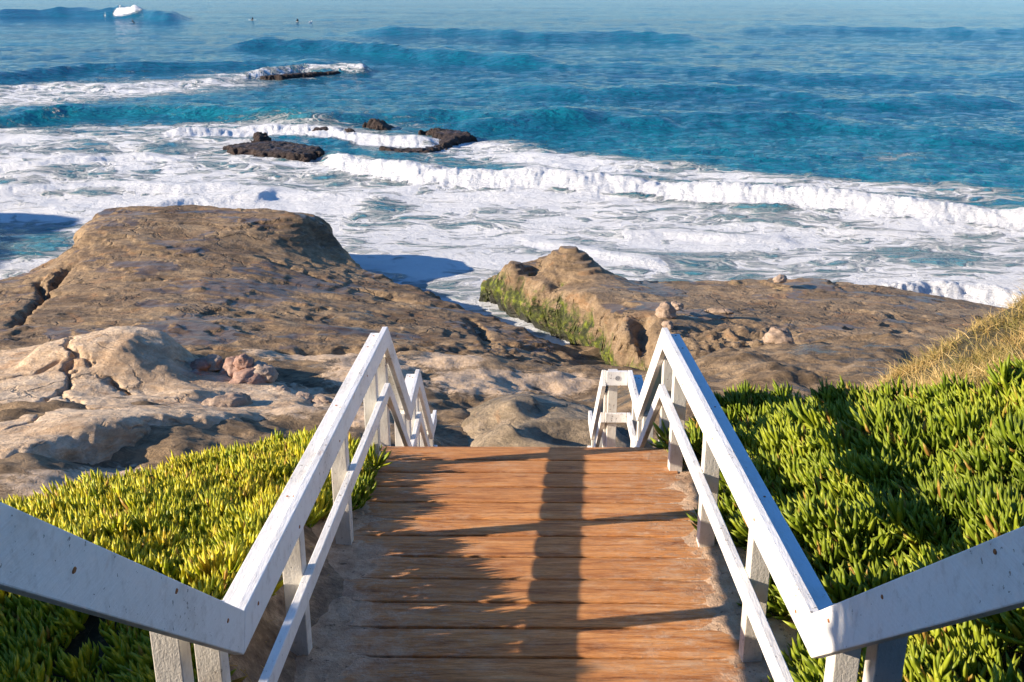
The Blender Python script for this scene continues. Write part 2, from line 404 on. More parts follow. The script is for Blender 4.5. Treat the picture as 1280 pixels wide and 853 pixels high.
# ---- leaves
def leaf_mat(name, g1, g2, y1, tipc):
    t = NT(name); tint = t.attr('tint'); tip = t.attr('tip')
    c = t.ramp(tint, [(0, g1), (.45, g2), (.82, y1), (1, (.40, .20, .06))])
    c = t.mix(t.math('MULTIPLY', t.mr(tip, .55, 1), .35), c, tipc)
    b = t.bsdf(c, .42, None, .28)
    tr = t.n('ShaderNodeBsdfTranslucent'); t.set(tr.inputs[0], c)
    m = t.n('ShaderNodeMixShader'); m.inputs[0].default_value = .28
    t.t.links.new(b, m.inputs[1]); t.t.links.new(tr.outputs[0], m.inputs[2])
    return t.done(m.outputs[0])
M_leafL = leaf_mat('ice_plant_yellowish', (.05, .12, .010), (.27, .36, .020), (.68, .60, .03), (.80, .68, .08))
M_leafR = leaf_mat('ice_plant_green', (.024, .062, .008), (.17, .245, .016), (.40, .45, .035), (.50, .54, .07))
M_grass = leaf_mat('dry_grass_blades', (.16, .16, .04), (.46, .33, .11), (.76, .55, .24), (.80, .62, .33))
M_shrub = leaf_mat('shrub_leaves', (.02, .05, .01), (.04, .09, .015), (.07, .13, .02), (.08, .14, .02))
M_bark = simple('bark', (.12, .08, .05), .9, .1, 20, .02)

# ================================================================== ground
def deckz(y): return 6.78 - .10*(y-6.55)
_ex = [-60, -12, -7, -5, -3.75, -3.1, -2.5, -1.3, 0, 1.5, 2.9, 4.5, 8, 20, 60]
_ey = [-20, -6, -1.5, 1.8, 4.3, 5.4, 6.6, 7.5, 7.35, 8.2, 8.7, 9.35, 11, 15, 22]
def yE(x): return np.interp(x, _ex, _ey)
_extra = tps([(0, 3, -.16), (0, 5, -.16), (0, 7, -.16), (.95, 3.5, -.14), (.95, 5, -.14), (.95, 7, -.14), (-.95, 5.5, -.12), (-.95, 7, -.14), (-.95, 4, -.02),
               (1.3, 3, -.02), (1.3, 5, -.03), (1.3, 7, -.10), (1.5, 8.2, -.28), (2.87, 8.7, -.20), (4.5, 9.2, .58), (3.5, 7, .58), (2.5, 5, .34), (2.5, 3, .36),
               (6, 7, 1.15), (8, 10, 1.4), (6, 3, 1.1), (2.3, 7, .14), (12, 8, 2.0), (-1.3, 3.9, .17), (-1.35, 5.2, .08), (-1.3, 6.6, -.05), (-1.4, 7.3, -.14), (-2.5, 6.6, -.16),
               (-3.2, 5.8, -.05), (-3.9, 4.9, -.02), (-2, 3.5, .12), (-6, 0, .1), (-10, -4, .1)])
_base = shep([P(0, 620, 3.7), P(200, 570, 3.4), P(420, 540, 3.0), P(640, 550, 2.3), P(640, 500, 2.1), P(560, 470, 2.15), P(400, 470, 2.5), P(700, 490, 1.75),
              P(745, 462, .5), P(600, 425, 1.0), P(900, 500, 2.6), P(1000, 480, 2.5), P(450, 425, 1.6), P(560, 372, -.8), P(640, 400, -.8), P(700, 433, -.3), P(300, 330, -.6),
              (-18, 34, -1.2), (14, 33, -1.0), (0, 36, -1.6), (20, 20, 2.0), (-25, 20, 1.5), (-12, 10, 4.0), (12, 14, 3.2), (0, 11.5, 3.1), (3, 12.5, 3.2), (-20, 45, -2), (0, 48, -2.4), (20, 45, -2), (30, 25, 1), (40, 10, 4)], 4.0)
def groundz(x, y, detail=True):
    ys = np.minimum(y, yE(x))
    near = np.clip(3.04-y, 0, 3.1)
    bl = deckz(np.maximum(ys, 3.04)) + _extra(x, ys) + near*.80 + .17*np.exp(-((x+1.33)/.17)**2)*sst(6.2, 3.9, y)*sst(2.6, 3.2, y) + .03*fbm(x*1.3, y*1.3, 3, s=1)
    s = np.maximum(0, y-yE(x)) * (1 - .35*sst(0, 1, np.abs(np.gradient(np.interp(_ex, _ex, _ey))[0])))
    cl = bl - 1.15*s - .35*sst(0, .8, s)
    b = _base(x, y)
    if detail:
        b = b + .16*fbm(x*.45, y*.7, 4, s=2) + .10*ridged(x*.9, y*1.6, 4, s=5)*sst(-.2, .4, fbm(x*.3, y*.3, 2, s=8)) + .035*fbm(x*2.3, y*3.5, 3, s=4)
    else:
        b = b + .16*fbm(x*.45, y*.7, 4, s=2)
    k = .25; hh = np.clip(.5+.5*(cl-b)/k, 0, 1)
    z = b*(1-hh)+cl*hh + k*hh*(1-hh)*.5
    zs = np.interp(y, [7.0, 8.25, 9.05, 10.2, 10.95, 12.1], [6.35, 5.15, 5.15, 4.15, 4.1, 3.1])
    cw = sst(1.55, 1.2, np.abs(x+.1*(y > 9)))*sst(6.9, 7.1, y)*sst(12.6, 12.0, y)
    z = np.where(cw > 0, np.minimum(z, z*(1-cw)+zs*cw), z)
    far = sst(40, 70, y) ; z = z*(1-far) + (-6)*far
    # headland beyond the left edge of the view
    z = np.maximum(z, 8.5*sst(-31, -38, x+.15*(y-34))*sst(47, 41, y)*sst(14, 26, y) + .6*fbm(x*.3, y*.3, 3) - 1.2)
    return z
def gradaxis(lo, hi, a, b, d, n):
    mid = np.arange(a, b, d)
    t = np.linspace(0, 1, n+1)[1:]
    return np.concatenate([(a - (a-lo)*(t**2.2))[::-1], mid, b + (hi-b)*(t**2.2)])
gx = gradaxis(-140, 140, -10, 12, .065, 60); gy = gradaxis(-90, 90, 1.5, 28, .07, 60)
GX, GY = np.meshgrid(gx, gy); GZ = groundz(GX, GY)
soil = sst(.35, -.2, GY-yE(GX)) * np.ones_like(GX)
soil = np.maximum(soil, sst(4.3, 5.2, GZ)*sst(16, 13, GY))
sx, sy = PIX(GX, GY, GZ)
sand = np.zeros_like(GX)
for cx_, cy_, rx_, ry_ in ((610, 478, 110, 24), (560, 450, 60, 18), (470, 470, 90, 40), (390, 440, 120, 16), (700, 480, 60, 22), (150, 610, 220, 40), (350, 500, 90, 30), (450, 520, 60, 20), (560, 415, 60, 10)):
    sand = np.maximum(sand, np.exp(-(((sx-cx_)/rx_)**2+((sy-cy_)/ry_)**2)*1.2))
sand[GY < 3] = 0
litter = soil*sst(1.2, 1.45, np.abs(GX+.05))
ground = link('ground', gridmesh('ground', GX, GY, GZ, None, {'soil': soil, 'sand': sand, 'litter': litter}), M_ground)
tag(ground, kind='structure')

# ================================================================== rock outcrops
def terrace(T, X, Y, step, amt, mask=1.0, seed=0):
    w = .5*step*fbm(X*.35, Y*.35, 4, s=60+seed)*2.2
    q = (T+w)/step; f = q-np.floor(q)
    Tn = step*(np.floor(q)+sst(.38, .62, f))-w
    return T + (Tn-T)*amt*mask
def outcrop(name, poly, tops, mat, res, edge=1.2, base=-1.5, en=.5, detail=None, ridges=(), cracks=(), amp=1.0, sm=1.0, label=None, cat='rock', group=None, shoulder=.5, lumps=(), under=0):
    p = np.array(poly)[:, :2]; lo = p.min(0)-.8; hi = p.max(0)+.8
    X, Y = np.meshgrid(np.arange(lo[0], hi[0], res), np.arange(lo[1], hi[1], res))
    d = sdf(poly, X, Y) + en*fbm(X*.8, Y*.8, 4, s=3)*.5 + en*.25*fbm(X*3, Y*3, 3, s=9)
    top = tps(tops)(X, Y)
    for line, h, wl_, wr_ in ridges:       # rounded ridges, gentler on one side
        dd, s, t = pdist(line, X, Y)
        w = np.where(s > 0, wr_, wl_)
        top = top + h*np.exp(-(dd/w)**2)*sst(0, .15, t)*sst(1, .85, t)
    for a, b, r_, h in lumps:
        top = top + h*np.exp(-((X-a)**2+(Y-b)**2)/r_**2)
    top = top + amp*(.10*fbm(X*.5, Y*.9, 4, s=6) + .07*ridged(X*.9+.3*fbm(X*.5, Y*.5, 2), Y*1.8, 4, s=7) + .025*fbm(X*3, Y*5, 4, s=8))
    if detail: top = detail(X, Y, top)
    for line, dep, w in cracks:
        wob = .07*fbm(X*4, Y*4, 3, s=2)
        dd, s, t = pdist(line, X+wob, Y+wob)
        top = top - dep*np.exp(-(dd/w)**2)
    e = np.clip(d/edge, 0, 1); S = (1-(1-e)**2)**shoulder
    Z = base + (top-base)*S
    Z = np.where(d <= 0, base, Z)
    gy_, gx_ = np.gradient(Z, res); st = np.clip(np.hypot(gx_, gy_)-.7, 0, 2.5)/2.5
    X2 = X + st*(  .13*fbm(Y*1.1+X*.3, Z*2.2, 4, s=41)); Y2 = Y + st*(  .13*fbm(X*1.1+Y*.3, Z*2.2, 4, s=42))
    if under:
        dgy, dgx = np.gradient(sdf(poly, X, Y), res); uw = under*np.clip((.75-Z)/1.5, 0, 1.2)*sst(.25, .6, st)
        X2 = X2 + dgx*uw; Y2 = Y2 + dgy*uw
    o = link(name, gridmesh(name, X2, Y2, Z, d > -.15), mat)
    return tag(o, label, cat, group)

# left slab
Lpoly = [P(-180, 395, .6), P(-60, 366, .9), P(0, 349, 1.0), P(35, 336, 1.1), P(62, 326, 1.2), P(80, 330, 1.1), P(86, 316, 1.1), P(100, 290, 1.4), P(125, 270, 1.7), P(160, 260, 1.9), P(195, 257, 2.0), P(260, 259, 2.0), P(330, 260, 2.0), P(372, 268, 1.8), P(396, 282, 1.4), P(408, 312, .5), P(425, 326, .4), P(470, 348, .4),
         P(505, 360, .4), P(545, 372, .4), P(600, 398, .4), P(650, 418, .3), P(700, 440, .4), P(750, 465, .7), P(760, 490, 1.4), P(640, 478, 1.6), P(520, 468, 1.7), P(430, 462, 1.8), P(330, 460, 2.0), P(200, 462, 2.2), P(0, 500, 2.2), P(-300, 520, 2.2)]
Ltop = [P(190, 264, 2.2), P(130, 274, 2.15), P(105, 298, 2.0), P(300, 266, 2.15), P(350, 268, 2.15), P(384, 280, 2.1), P(396, 300, 1.6), P(200, 300, 2.0), P(330, 300, 1.85), P(60, 334, 1.25), P(0, 352, 1.15), P(-100, 372, 1.1), P(110, 335, 1.75), P(60, 360, 1.45),
        P(200, 340, 1.85), P(350, 340, 1.6), P(455, 350, .95), P(540, 378, .85), P(100, 380, 1.9), P(300, 390, 1.85), P(450, 395, 1.4), P(560, 400, 1.05), P(640, 420, .95), P(0, 420, 2.2), P(200, 430, 2.3), P(400, 440, 2.05), P(540, 440, 1.75), P(650, 450, 1.4), P(740, 462, .9),
        P(600, 465, 1.75), P(-100, 450, 2.3), P(-200, 420, 2.2)]
def Ldetail(X, Y, T):
    px, py = PIX(X, Y, T)
    rough = sst(420, 440, py)*sst(380, 460, px)
    T = T + rough*(.09*ridged(X*1.3, Y*2.2, 5, s=12) + .07*fbm(X*2.2, Y*3, 4, s=3))
    T = T + .11*ridged(X*.22+.1*Y, Y*.7, 3, s=13)*sst(300, 330, py)
    T = terrace(T, X, Y, .13, .5, sst(-.1, .35, fbm(X*.25, Y*.4, 3, s=62)), 1)
    return T
outcrop('rock_outcrop', Lpoly, Ltop, M_slab, .055, .75, -1.2, .35, Ldetail, shoulder=.42, amp=.6,
        
        ridges=[([P(150, 318, 2.0), P(260, 300, 2.0), P(330, 285, 2.0)], .12, .5, 1.2)],
        cracks=[([P(20, 420, 2), P(35, 390, 2), P(55, 365, 1.8), P(48, 345, 1.6)], .35, .10), ([P(88, 335, 1.6), P(70, 350, 1.6), P(50, 372, 1.7)], .4, .14), ([P(585, 400, 1), P(600, 422, 1), P(612, 440, 1.2)], .3, .12), ([P(330, 310, 2), P(420, 335, 1.8), P(520, 380, 1)], .12, .16)],
        label='big brown rock slab on the left sloping down into the white surf')

# right slab with its algae covered wall
Rpoly = [P(590, 358, 0), P(598, 384, 0), P(634, 405, 0), P(690, 432, 0), P(738, 455, .2), P(760, 470, .4), P(778, 482, .8), P(815, 500, 1.2), P(870, 540, 1.6), P(1000, 560, 1.8), P(1300, 520, 1.8), P(1500, 460, .5),
         P(1420, 415, 0.2), P(1300, 390, .3), P(1235, 381, .4), P(1150, 367, .6), P(1080, 356, .9), P(1000, 349, 1.0), P(900, 350, 1.0), P(810, 350, 1.05), P(768, 345, 1.1), P(748, 328, 1.5), P(732, 306, 1.9), P(700, 308, 1.8), P(645, 318, 1.6), P(592, 338, 1.0)]
Rtop = [P(600, 352, 1.25), P(614, 345, 1.4), P(625, 340, 1.3), P(645, 328, 1.75), P(690, 318, 2.0), P(724, 313, 2.2), P(738, 322, 2.0), P(750, 338, 1.5), P(770, 350, 1.25), P(820, 355, 1.25), P(900, 356, 1.2), P(975, 355, 1.2), P(1080, 360, 1.1), P(640, 360, 1.3), P(670, 370, 1.45), P(700, 385, 1.4), P(730, 402, 1.5), P(1150, 368, .9), P(1225, 383, .55), P(1300, 394, .5),
        P(670, 345, 1.35), P(710, 352, 1.6), P(720, 370, 1.75), P(760, 372, 1.75), P(765, 397, 1.95), P(830, 385, 1.75), P(900, 385, 1.5), P(1000, 385, 1.35), P(1100, 395, 1.35), P(1180, 400, 1.2),
        P(820, 420, 2.05), P(880, 420, 2.0), P(960, 430, 1.9), P(1050, 440, 1.9), P(840, 470, 2.1), P(900, 500, 2.3), P(1000, 500, 2.2), P(1300, 450, 1.5), P(780, 440, 1.9)]
def Rdetail(X, Y, T):
    px, py = PIX(X, Y, T)
    rough = sst(395, 425, py)*sst(760, 800, px)*sst(1040, 950, px)
    T = terrace(T, X, Y, .14, .8, sst(-.1, .3, fbm(X*.25, Y*.4, 3, s=63)), 2)
    T = T + rough*(.22*ridged(X*1.1, Y*1.4, 4, s=22) + .13*fbm(X*2.0, Y*2.6, 4, s=23) - .15)
    return T
outcrop('rock_outcrop', Rpoly, Rtop, M_right, .050, .42, -1.4, .28, Rdetail, amp=.5, shoulder=.42, under=.7,
        cracks=[([P(735, 372, 2), P(748, 392, 2), P(755, 420, 2)], .5, .22), ([P(655, 340, 1.8), P(668, 352, 1.8), P(700, 338, 1.9)], .22, .2), ([P(800, 400, 2), P(805, 425, 2), P(790, 450, 1.8)], .55, .25), ([P(700, 372, 2), P(706, 395, 1.7)], .5, .25)],
        label='brown rock slab on the right with a green algae covered wall above the channel')

# pale mound
Mpoly = [P(-260, 455, 2.2), P(-60, 440, 2.3), P(60, 428, 2.6), P(150, 424, 2.7), P(235, 436, 2.6), P(300, 462, 2.5), P(390, 482, 2.4), P(430, 510, 2.5), P(420, 540, 2.8), P(330, 560, 3.0), P(250, 575, 3.1), P(120, 600, 3.3), P(0, 640, 3.4), P(-260, 680, 3.5)]
Mtop = [P(0, 455, 2.9), P(90, 430, 3.3), P(160, 418, 3.5), P(215, 428, 3.3), P(250, 450, 2.75), P(300, 465, 2.7), P(370, 490, 2.7), P(400, 520, 2.95), P(200, 470, 2.95), P(120, 470, 3.15), P(0, 500, 3.2), P(100, 510, 3.3), P(200, 500, 3.0), P(280, 510, 2.95),
        P(160, 525, 3.4), P(230, 545, 3.3), P(60, 560, 3.5), P(0, 590, 3.6), P(260, 560, 3.2), P(330, 540, 3.05), P(-150, 480, 3.2), P(-150, 600, 3.7)]
outcrop('sandstone_mound', Mpoly, Mtop, M_pale, .032, .9, 1.8, .4, None, amp=.55,
        ridges=[([P(-20, 600, 3.7), P(60, 562, 3.7), P(120, 535, 3.7), P(190, 518, 3.7), P(250, 528, 3.5), P(275, 545, 3.4)], .26, 1.1, .38),
                ([P(20, 450, 3.2), P(90, 432, 3.5), P(170, 424, 3.7), P(235, 436, 3.4)], .2, .9, .45), ([P(130, 470, 3), P(200, 478, 3), P(260, 500, 3)], .15, .7, .3)],
        cracks=[([P(86, 436, 3.3), P(89, 469, 3.2), P(81, 488, 3.2), P(103, 515, 3.3)], .22, .045), ([P(89, 455, 3.2), P(115, 470, 3.1)], .15, .04), ([P(81, 488, 3.2), P(55, 500, 3.2), P(50, 530, 3.3), P(20, 545, 3.4)], .2, .05), ([P(0, 475, 3.2), P(50, 468, 3.2), P(75, 460, 3.2)], .14, .04), ([P(140, 485, 3), P(160, 495, 3)], .2, .06), ([P(103, 515, 3.3), P(150, 520, 3.3)], .12, .035)],
        label='pale smooth sandstone mound with dark cracks, at the left behind the yellow ice plants')

# low ribbed boss in the middle, beyond the end of the boardwalk
Bpoly = [P(545, 520, 2.4), P(560, 500, 2.3), P(620, 485, 2.2), P(700, 482, 2.2), P(770, 500, 2.3), P(830, 530, 2.6), P(820, 580, 3), P(700, 590, 3), P(560, 590, 3)]
Btop = [P(560, 520, 2.5), P(600, 505, 2.5), P(640, 494, 2.5), P(700, 497, 2.5), P(740, 515, 2.55), P(600, 540, 2.65), P(650, 535, 2.7), P(700, 545, 2.8), P(740, 560, 2.85), P(800, 550, 2.8), P(620, 580, 2.85)]
def Bdetail(X, Y, T):
    bx, by, _ = P(715, 535, 2.9)
    r = np.sqrt((X-bx)**2+((Y-by)*1.3)**2)
    return T - .30*np.exp(-(r/.55)**2) + .10*np.exp(-((r-.95)/.25)**2)
outcrop('rock_outcrop', Bpoly, Btop, M_boss, .035, 1.6, 1.6, .2, Bdetail, amp=.35,
        ridges=[([P(550, 545, 3), P(600, 538, 3), P(650, 528, 3)], .22, .6, .28), ([P(560, 508, 2.8), P(620, 500, 2.8), P(680, 492, 2.8)], .18, .6, .3)],
        lumps=[(*P(640, 508, 2.8)[:2], .28, .22)],
        label='smooth rounded rock with a bowl shaped hollow just beyond the end of the boardwalk')

# reefs in the surf
def reef(name, pxy, tops, lab, ampz=1.0, res=.07):
    poly = [P(a, b, 0) for a, b in pxy]
    def det(X, Y, T): return T + .07*ampz*ridged(X*.9, Y*.5, 5, s=31) + .06*ampz*fbm(X*2.4, Y*1.2, 4, s=32)
    return outcrop(name, poly, [P(a, b, z) for a, b, z in tops], M_reef, res, .5, -.8, .7, det, amp=.4, label=lab, cat='reef', shoulder=.4)
reef('reef_rock', [(264, 187), (300, 183), (345, 181), (405, 190), (408, 199), (380, 203), (330, 201), (285, 192)],
     [(270, 184, .1), (310, 184, .28), (350, 186, .3), (400, 190, .38), (390, 197, .4), (320, 194, .32), (280, 190, .15)], 'dark mussel covered reef rock low in the surf above the left slab, the nearer one')
reef('reef_rock', [(310, 182), (318, 176), (333, 176), (337, 181), (325, 184)], [(318, 179, .3), (330, 179, .34), (326, 182, .25)], 'small dark knob of rock behind the nearer surf reef')
reef('reef_rock', [(455, 162), (480, 158), (540, 160), (585, 168), (592, 177), (560, 184), (545, 193), (510, 197), (468, 190), (500, 183), (545, 180), (535, 170), (490, 166)],
     [(470, 160, .4), (495, 160, .5), (540, 161, .5), (520, 160, .5), (560, 166, .5), (582, 173, .35), (545, 188, .3), (500, 193, .3), (520, 174, -.35), (480, 178, -.5), (490, 168, -.2), (560, 178, .25), (530, 182, -.1)], 'dark flat reef rock with foam pouring off it right of centre in the surf')
reef('reef_rock', [(385, 166), (412, 165), (415, 169), (390, 170)], [(395, 165, .35), (408, 165, .35)], 'thin dark sliver of reef showing between the two surf reefs')
reef('reef_rock', [(430, 168), (445, 167), (447, 171), (433, 172)], [(437, 167, .4), (442, 168, .4)], 'tiny dark rock tip left of the flat surf reef')
reef('reef_rock', [(298, 99), (340, 93), (400, 88), (430, 88), (428, 94), (400, 97), (350, 101)], [(310, 97, .05), (350, 94, .22), (400, 91, .12), (420, 90, .25)], 'distant dark reef awash with a thin white breaker', 1.0, .12)

# ---- loose boulders
def boulder(px, py, z, s, seed, mat, label, flat=.7, group=None):
    bm = bmesh.new(); bmesh.ops.create_icosphere(bm, subdivisions=4, radius=1)
    for v in bm.verts:
        n = mnoise.fractal(v.co*1.1+Vector((seed*3.1, seed*1.7, 0)), .7, 2.1, 4)
        c = mnoise.cell(v.co*1.0+Vector((seed, 0, 0)))
        v.co *= 1 + .30*n + .04*c
        v.co.x *= s[0]; v.co.y *= s[1]; v.co.z *= s[2]*(1 if v.co.z > 0 else .6)
    me = bpy.data.meshes.new('boulder'); bm.to_mesh(me); bm.free()
    for p in me.polygons: p.use_smooth = True
    if px < 340: s = tuple(k*1.1 for k in s)
    for v in me.vertices: v.co *= (1.08 if px < 340 else 1.0)
    o = link('boulder', me, mat)
    x, y, _ = P(px, py, z); _ = 0; o.location = (x, y, z); o.rotation_euler = (0, 0, seed*1.3)
    return tag(o, label, 'boulder', group)
GB = 'boulders by the pale sandstone mound'
for a in [
    (206, 455, 2.95, (.30, .22, .16), 1, M_bould, 'round tan boulder at the dark hollow on top of the pale mound'),
    (232, 462, 2.85, (.34, .20, .15), 2, M_bould, 'long greyish boulder just right of the round tan boulder on the pale mound'),
    (252, 459, 2.9, (.24, .2, .16), 3, M_redb, 'pinkish lump in the middle of the curved row of rocks'),
    (266, 456, 2.92, (.2, .18, .16), 4, M_bould, 'small grey lump at the top of the curved row of rocks'),
    (244, 472, 2.8, (.25, .2, .13), 5, M_redb, 'low red stained rock below the curved row'),
    (294, 462, 2.85, (.30, .24, .22), 6, M_redb, 'pointed pink rock at the top of the red heap'),
    (305, 455, 3.05, (.16, .14, .16), 7, M_redb, 'small pink rock balanced highest on the red heap'),
    (312, 475, 2.8, (.42, .26, .2), 8, M_redb, 'wide rust red rock at the foot of the red heap'),
    (328, 468, 2.85, (.32, .22, .2), 9, M_bould, 'ribbed grey rock on the right side of the red heap'),
    (352, 492, 2.72, (.16, .15, .13), 10, M_bould, 'small round stone alone right of the red heap'),
    (378, 500, 2.72, (.30, .18, .10), 11, M_bould, 'flat pale stone near the left handrail, larger of two'),
    (403, 503, 2.72, (.20, .15, .10), 12, M_bould, 'flat pale stone nearest the left handrail'),
    (288, 508, 2.9, (.36, .26, .2), 13, M_bould, 'squat tan boulder casting a shadow on the sand right of the mound'),
    (268, 512, 2.92, (.26, .2, .15), 14, M_bould, 'rounded stone joined to the left side of the squat tan boulder'),
    (8, 568, 3.55, (.24, .2, .14), 15, M_bould, 'small dark boulder at the left edge of the pale mound'),
]: boulder(*a, group=GB)
GC = 'boulders on the right slab'
for a in [
    (973, 424, 2.2, (.34, .3, .26), 21, M_bould, 'grey angular boulder sitting alone on the right slab'),
    (833, 392, 2.15, (.25, .22, .28), 22, M_bould, 'knobbly grey boulder above the right handrail peak'),
    (846, 384, 2.1, (.18, .15, .12), 23, M_bould, 'small pale stone right behind the knobbly boulder'),
    (900, 390, 1.9, (.34, .16, .10), 24, M_bould, 'low flat stone between the knobbly boulder and the lone boulder'),
    (975, 350, 1.5, (.25, .18, .14), 25, M_bould, 'small stone on the far skyline of the right slab'),
    (835, 408, 2.1, (.15, .13, .12), 26, M_bould, 'dark little stone just below the knobbly boulder'),
    (1000, 455, 2.15, (.25, .16, .08), 27, M_bould, 'flat stone on the slab nearest the dry grass'),
]: boulder(*a, group=GC)

# ================================================================== sea
NA, NR = 1150, 760
ang = np.linspace(R(-46), R(46), NA); inv = np.concatenate([np.linspace(1/15.0, 1/420., NR-60), 1/np.geomspace(430, 9000, 60)])
A, I = np.meshgrid(ang, inv); D = 1/I; SX = D*np.sin(A); SY = D*np.cos(A)
px, py = PIX(SX, SY, 0*SX)
def pix_line(pts): return np.array([P(a, b, 0)[:2] for a, b in pts])
Z = np.zeros_like(SX); foam = np.zeros_like(SX); teal = np.zeros_like(SX)
# open water chop and swell
fade = 1/(1+(D/380)**2)
Z += fade*(.10*fbm(SX*.07, SY*.25, 3, s=1) + sst(35, 60, D)*.14*fbm(SX*.26, SY*.36, 5, s=11) + .16*fbm(SX*.018+.0, SY*.085+.004*SX, 2, s=2) + sst(16, 60, D)*.055*fbm(SX*.35, SY*.9, 3, s=3))
calm = sst(30, 60, D)
def wave(pts, amp, wf, wb, foamf=0, tealf=0, fw=1.0, rough=0.0, x0=None, tail=0.0, t0=.12, t1=.12):
    """crest line through photo points; wf/wb = width before/behind (m)"""
    global Z, foam, teal
    L = pix_line(pts); o = np.argsort(L[:, 0]); L = L[o]
    yc = np.interp(SX, L[:, 0], L[:, 1]) + .8*fbm(SX*.10, SX*0+amp, 3, s=amp) + .10*fbm(SX*.5, SX*0, 2, s=amp)
    u = (SX-L[0, 0])/(L[-1, 0]-L[0, 0]); e = sst(0, t0, u)*sst(1, 1-t1, u) if t0 > 0 else sst(1, 1-t1, u)
    d = SY-yc
    s = np.where(d < 0, np.exp(-(d/wf)**2), np.exp(-(d/wb)**2))*e
    var = 1+.3*fbm(SX*.16, SX*0+3, 2, s=amp+2)
    Z += amp*var*s
    if rough:
        m = np.exp(-((d+wf*.5)/(wf*1.3))**2)*e
        Z += rough*m*(.45*fbm(SX*.8, SY*.8, 5, s=4)+.22*fbm(SX*3.1, SY*3.1, 3, s=6)+.14*fbm(SX*7, SY*5, 2, s=16))
    if foamf:
        foam = np.maximum(foam, foamf*np.exp(-(np.maximum(0, np.abs(d+wf*.55)-wf*.55)/(.5*fw))**2)*e)
        if tail: foam = np.maximum(foam, tail*e*sst(0, .5, d)*np.exp(-np.maximum(0, d)/(3.5*fw)))
    if tealf: teal = np.maximum(teal, tealf*np.exp(-((d+wf*.8)/(wf*1.3))**2)*e)
# main breaker
wave([(395, 196), (430, 208), (520, 222), (640, 232), (720, 234), (800, 238), (900, 246), (1000, 254), (1100, 264), (1200, 272), (1300, 280), (1420, 290)], .62, 1.3, 2.6, 1.2, 0, .7, .24, tail=.6, t0=.05, t1=.02)
wave([(180, 172), (260, 168), (340, 165), (420, 168), (470, 176), (560, 182)], .34, 1.1, 2.2, .95, 0, 2.0, .30, tail=.6)
wave([(-300, 238), (-50, 215), (60, 206), (180, 196), (270, 210)], .16, .8, 1.8, .85, 0, 2.0, .12)
wave([(-200, 170), (-60, 160), (100, 142), (220, 140), (330, 148), (430, 158)], .65, 1.8, 3.0, 0, .75)
wave([(380, 152), (480, 148), (560, 146), (640, 150), (760, 152)], .4, 1.8, 3.0, 0, .45)
wave([(-300, 130), (-60, 118), (60, 110), (150, 112), (260, 103), (330, 100)], .4, 1.6, 3.0, .55, .3, 3.0, .10, tail=.5)
wave([(290, 101), (340, 96), (380, 92), (430, 91), (470, 92)], .8, 1.5, 3.0, .55, .5, .9, .2)
wave([(-200, 112), (0, 100), (120, 88), (240, 84), (330, 83), (450, 84)], .7, 3.0, 5.0, 0, .1)
wave([(270, 60), (340, 58), (420, 62), (520, 72), (620, 78), (720, 84)], 1.2, 4.0, 7.0, 0, .15)
wave([(430, 40), (560, 42), (680, 48), (760, 46), (900, 52)], 1.0, 6.0, 10.0, 0, .2)
wave([(-60, 24), (0, 22), (60, 20), (135, 21), (180, 22), (230, 27)], 2.0, 6.0, 10.0, 0, .15, t0=0)
wave([(133, 22), (150, 21), (182, 22)], .9, 5.0, 4.0, 1.3, 0, 1.2, .5, t0=.2, t1=.2)
wave([(600, 112), (760, 118), (900, 112), (1050, 130), (1300, 128)], .45, 3, 5, 0, .1)
wave([(560, 160), (680, 154), (760, 152), (860, 160)], .5, 1.8, 3, 0, .25)
wave([(900, 40), (1050, 38), (1200, 42), (1400, 40)], .9, 8, 10, 0, .1)
wave([(640, 88), (800, 84), (1000, 96), (1200, 100), (1400, 92)], .5, 5, 6)
wave([(700, 136), (860, 150), (1000, 152), (1150, 170), (1350, 178)], .4, 2.5, 4)
# inner foam ridges
wave([(760, 292), (830, 288), (900, 292), (960, 300), (1010, 306)], .14, .6, 1.4, .95, 0, 1.4, .10)
wave([(140, 268), (230, 258), (300, 250), (345, 248)], .3, .8, 1.6, 1.0, 0, 1.2, .16)
wave([(640, 300), (700, 310), (780, 330), (850, 338)], .12, .6, 1.4, .95, 0, 1.4, .08)
wave([(-100, 250), (20, 238), (120, 230), (230, 238), (330, 232)], .14, .8, 1.6, .95, 0, 1.6, .10)
wave([(60, 262), (160, 285), (60, 292)], .01, .5, 1)
wave([(1080, 380), (1160, 374), (1240, 378), (1330, 390)], .45, .5, .9, 1.2, 0, .8, .3)
# broad foam fields (value, ellipse in view degrees of the shore)
ymain = np.interp(px, [-400, 0, 200, 300, 430, 640, 800, 1000, 1280, 1500], [150, 158, 165, 168, 200, 226, 238, 252, 280, 300])
inner = sst(-6, 14, py-ymain)
base_d = .60 + .26*fbm(SX*.09, SY*.2, 3, s=9)
foam = np.maximum(foam, inner*base_d)
def blob(cx, cy, rx, ry, v, mode='max', rot=0.0):
    global foam
    dx = px-cx; dy = py-cy-rot*dx
    w = np.exp(-((dx/rx)**2+(dy/ry)**2)**1.5)
    if mode == 'max': foam = np.maximum(foam, v*w)
    else: foam = foam*(1-w)+v*w
blob(120, 114, 240, 13, .60, rot=-.05); blob(30, 125, 120, 16, .62); blob(330, 95, 110, 6, .5); blob(700, 204, 180, 16, .74, rot=.08); blob(960, 228, 230, 14, .66, rot=.1); blob(1080, 232, 130, 9, .62, rot=.05); blob(560, 185, 120, 16, .6)
blob(1200, 240, 100, 14, .42, rot=.1); blob(240, 160, 240, 11, .62)
blob(360, 140, 150, 6, .40); blob(1140, 195, 60, 8, .3)
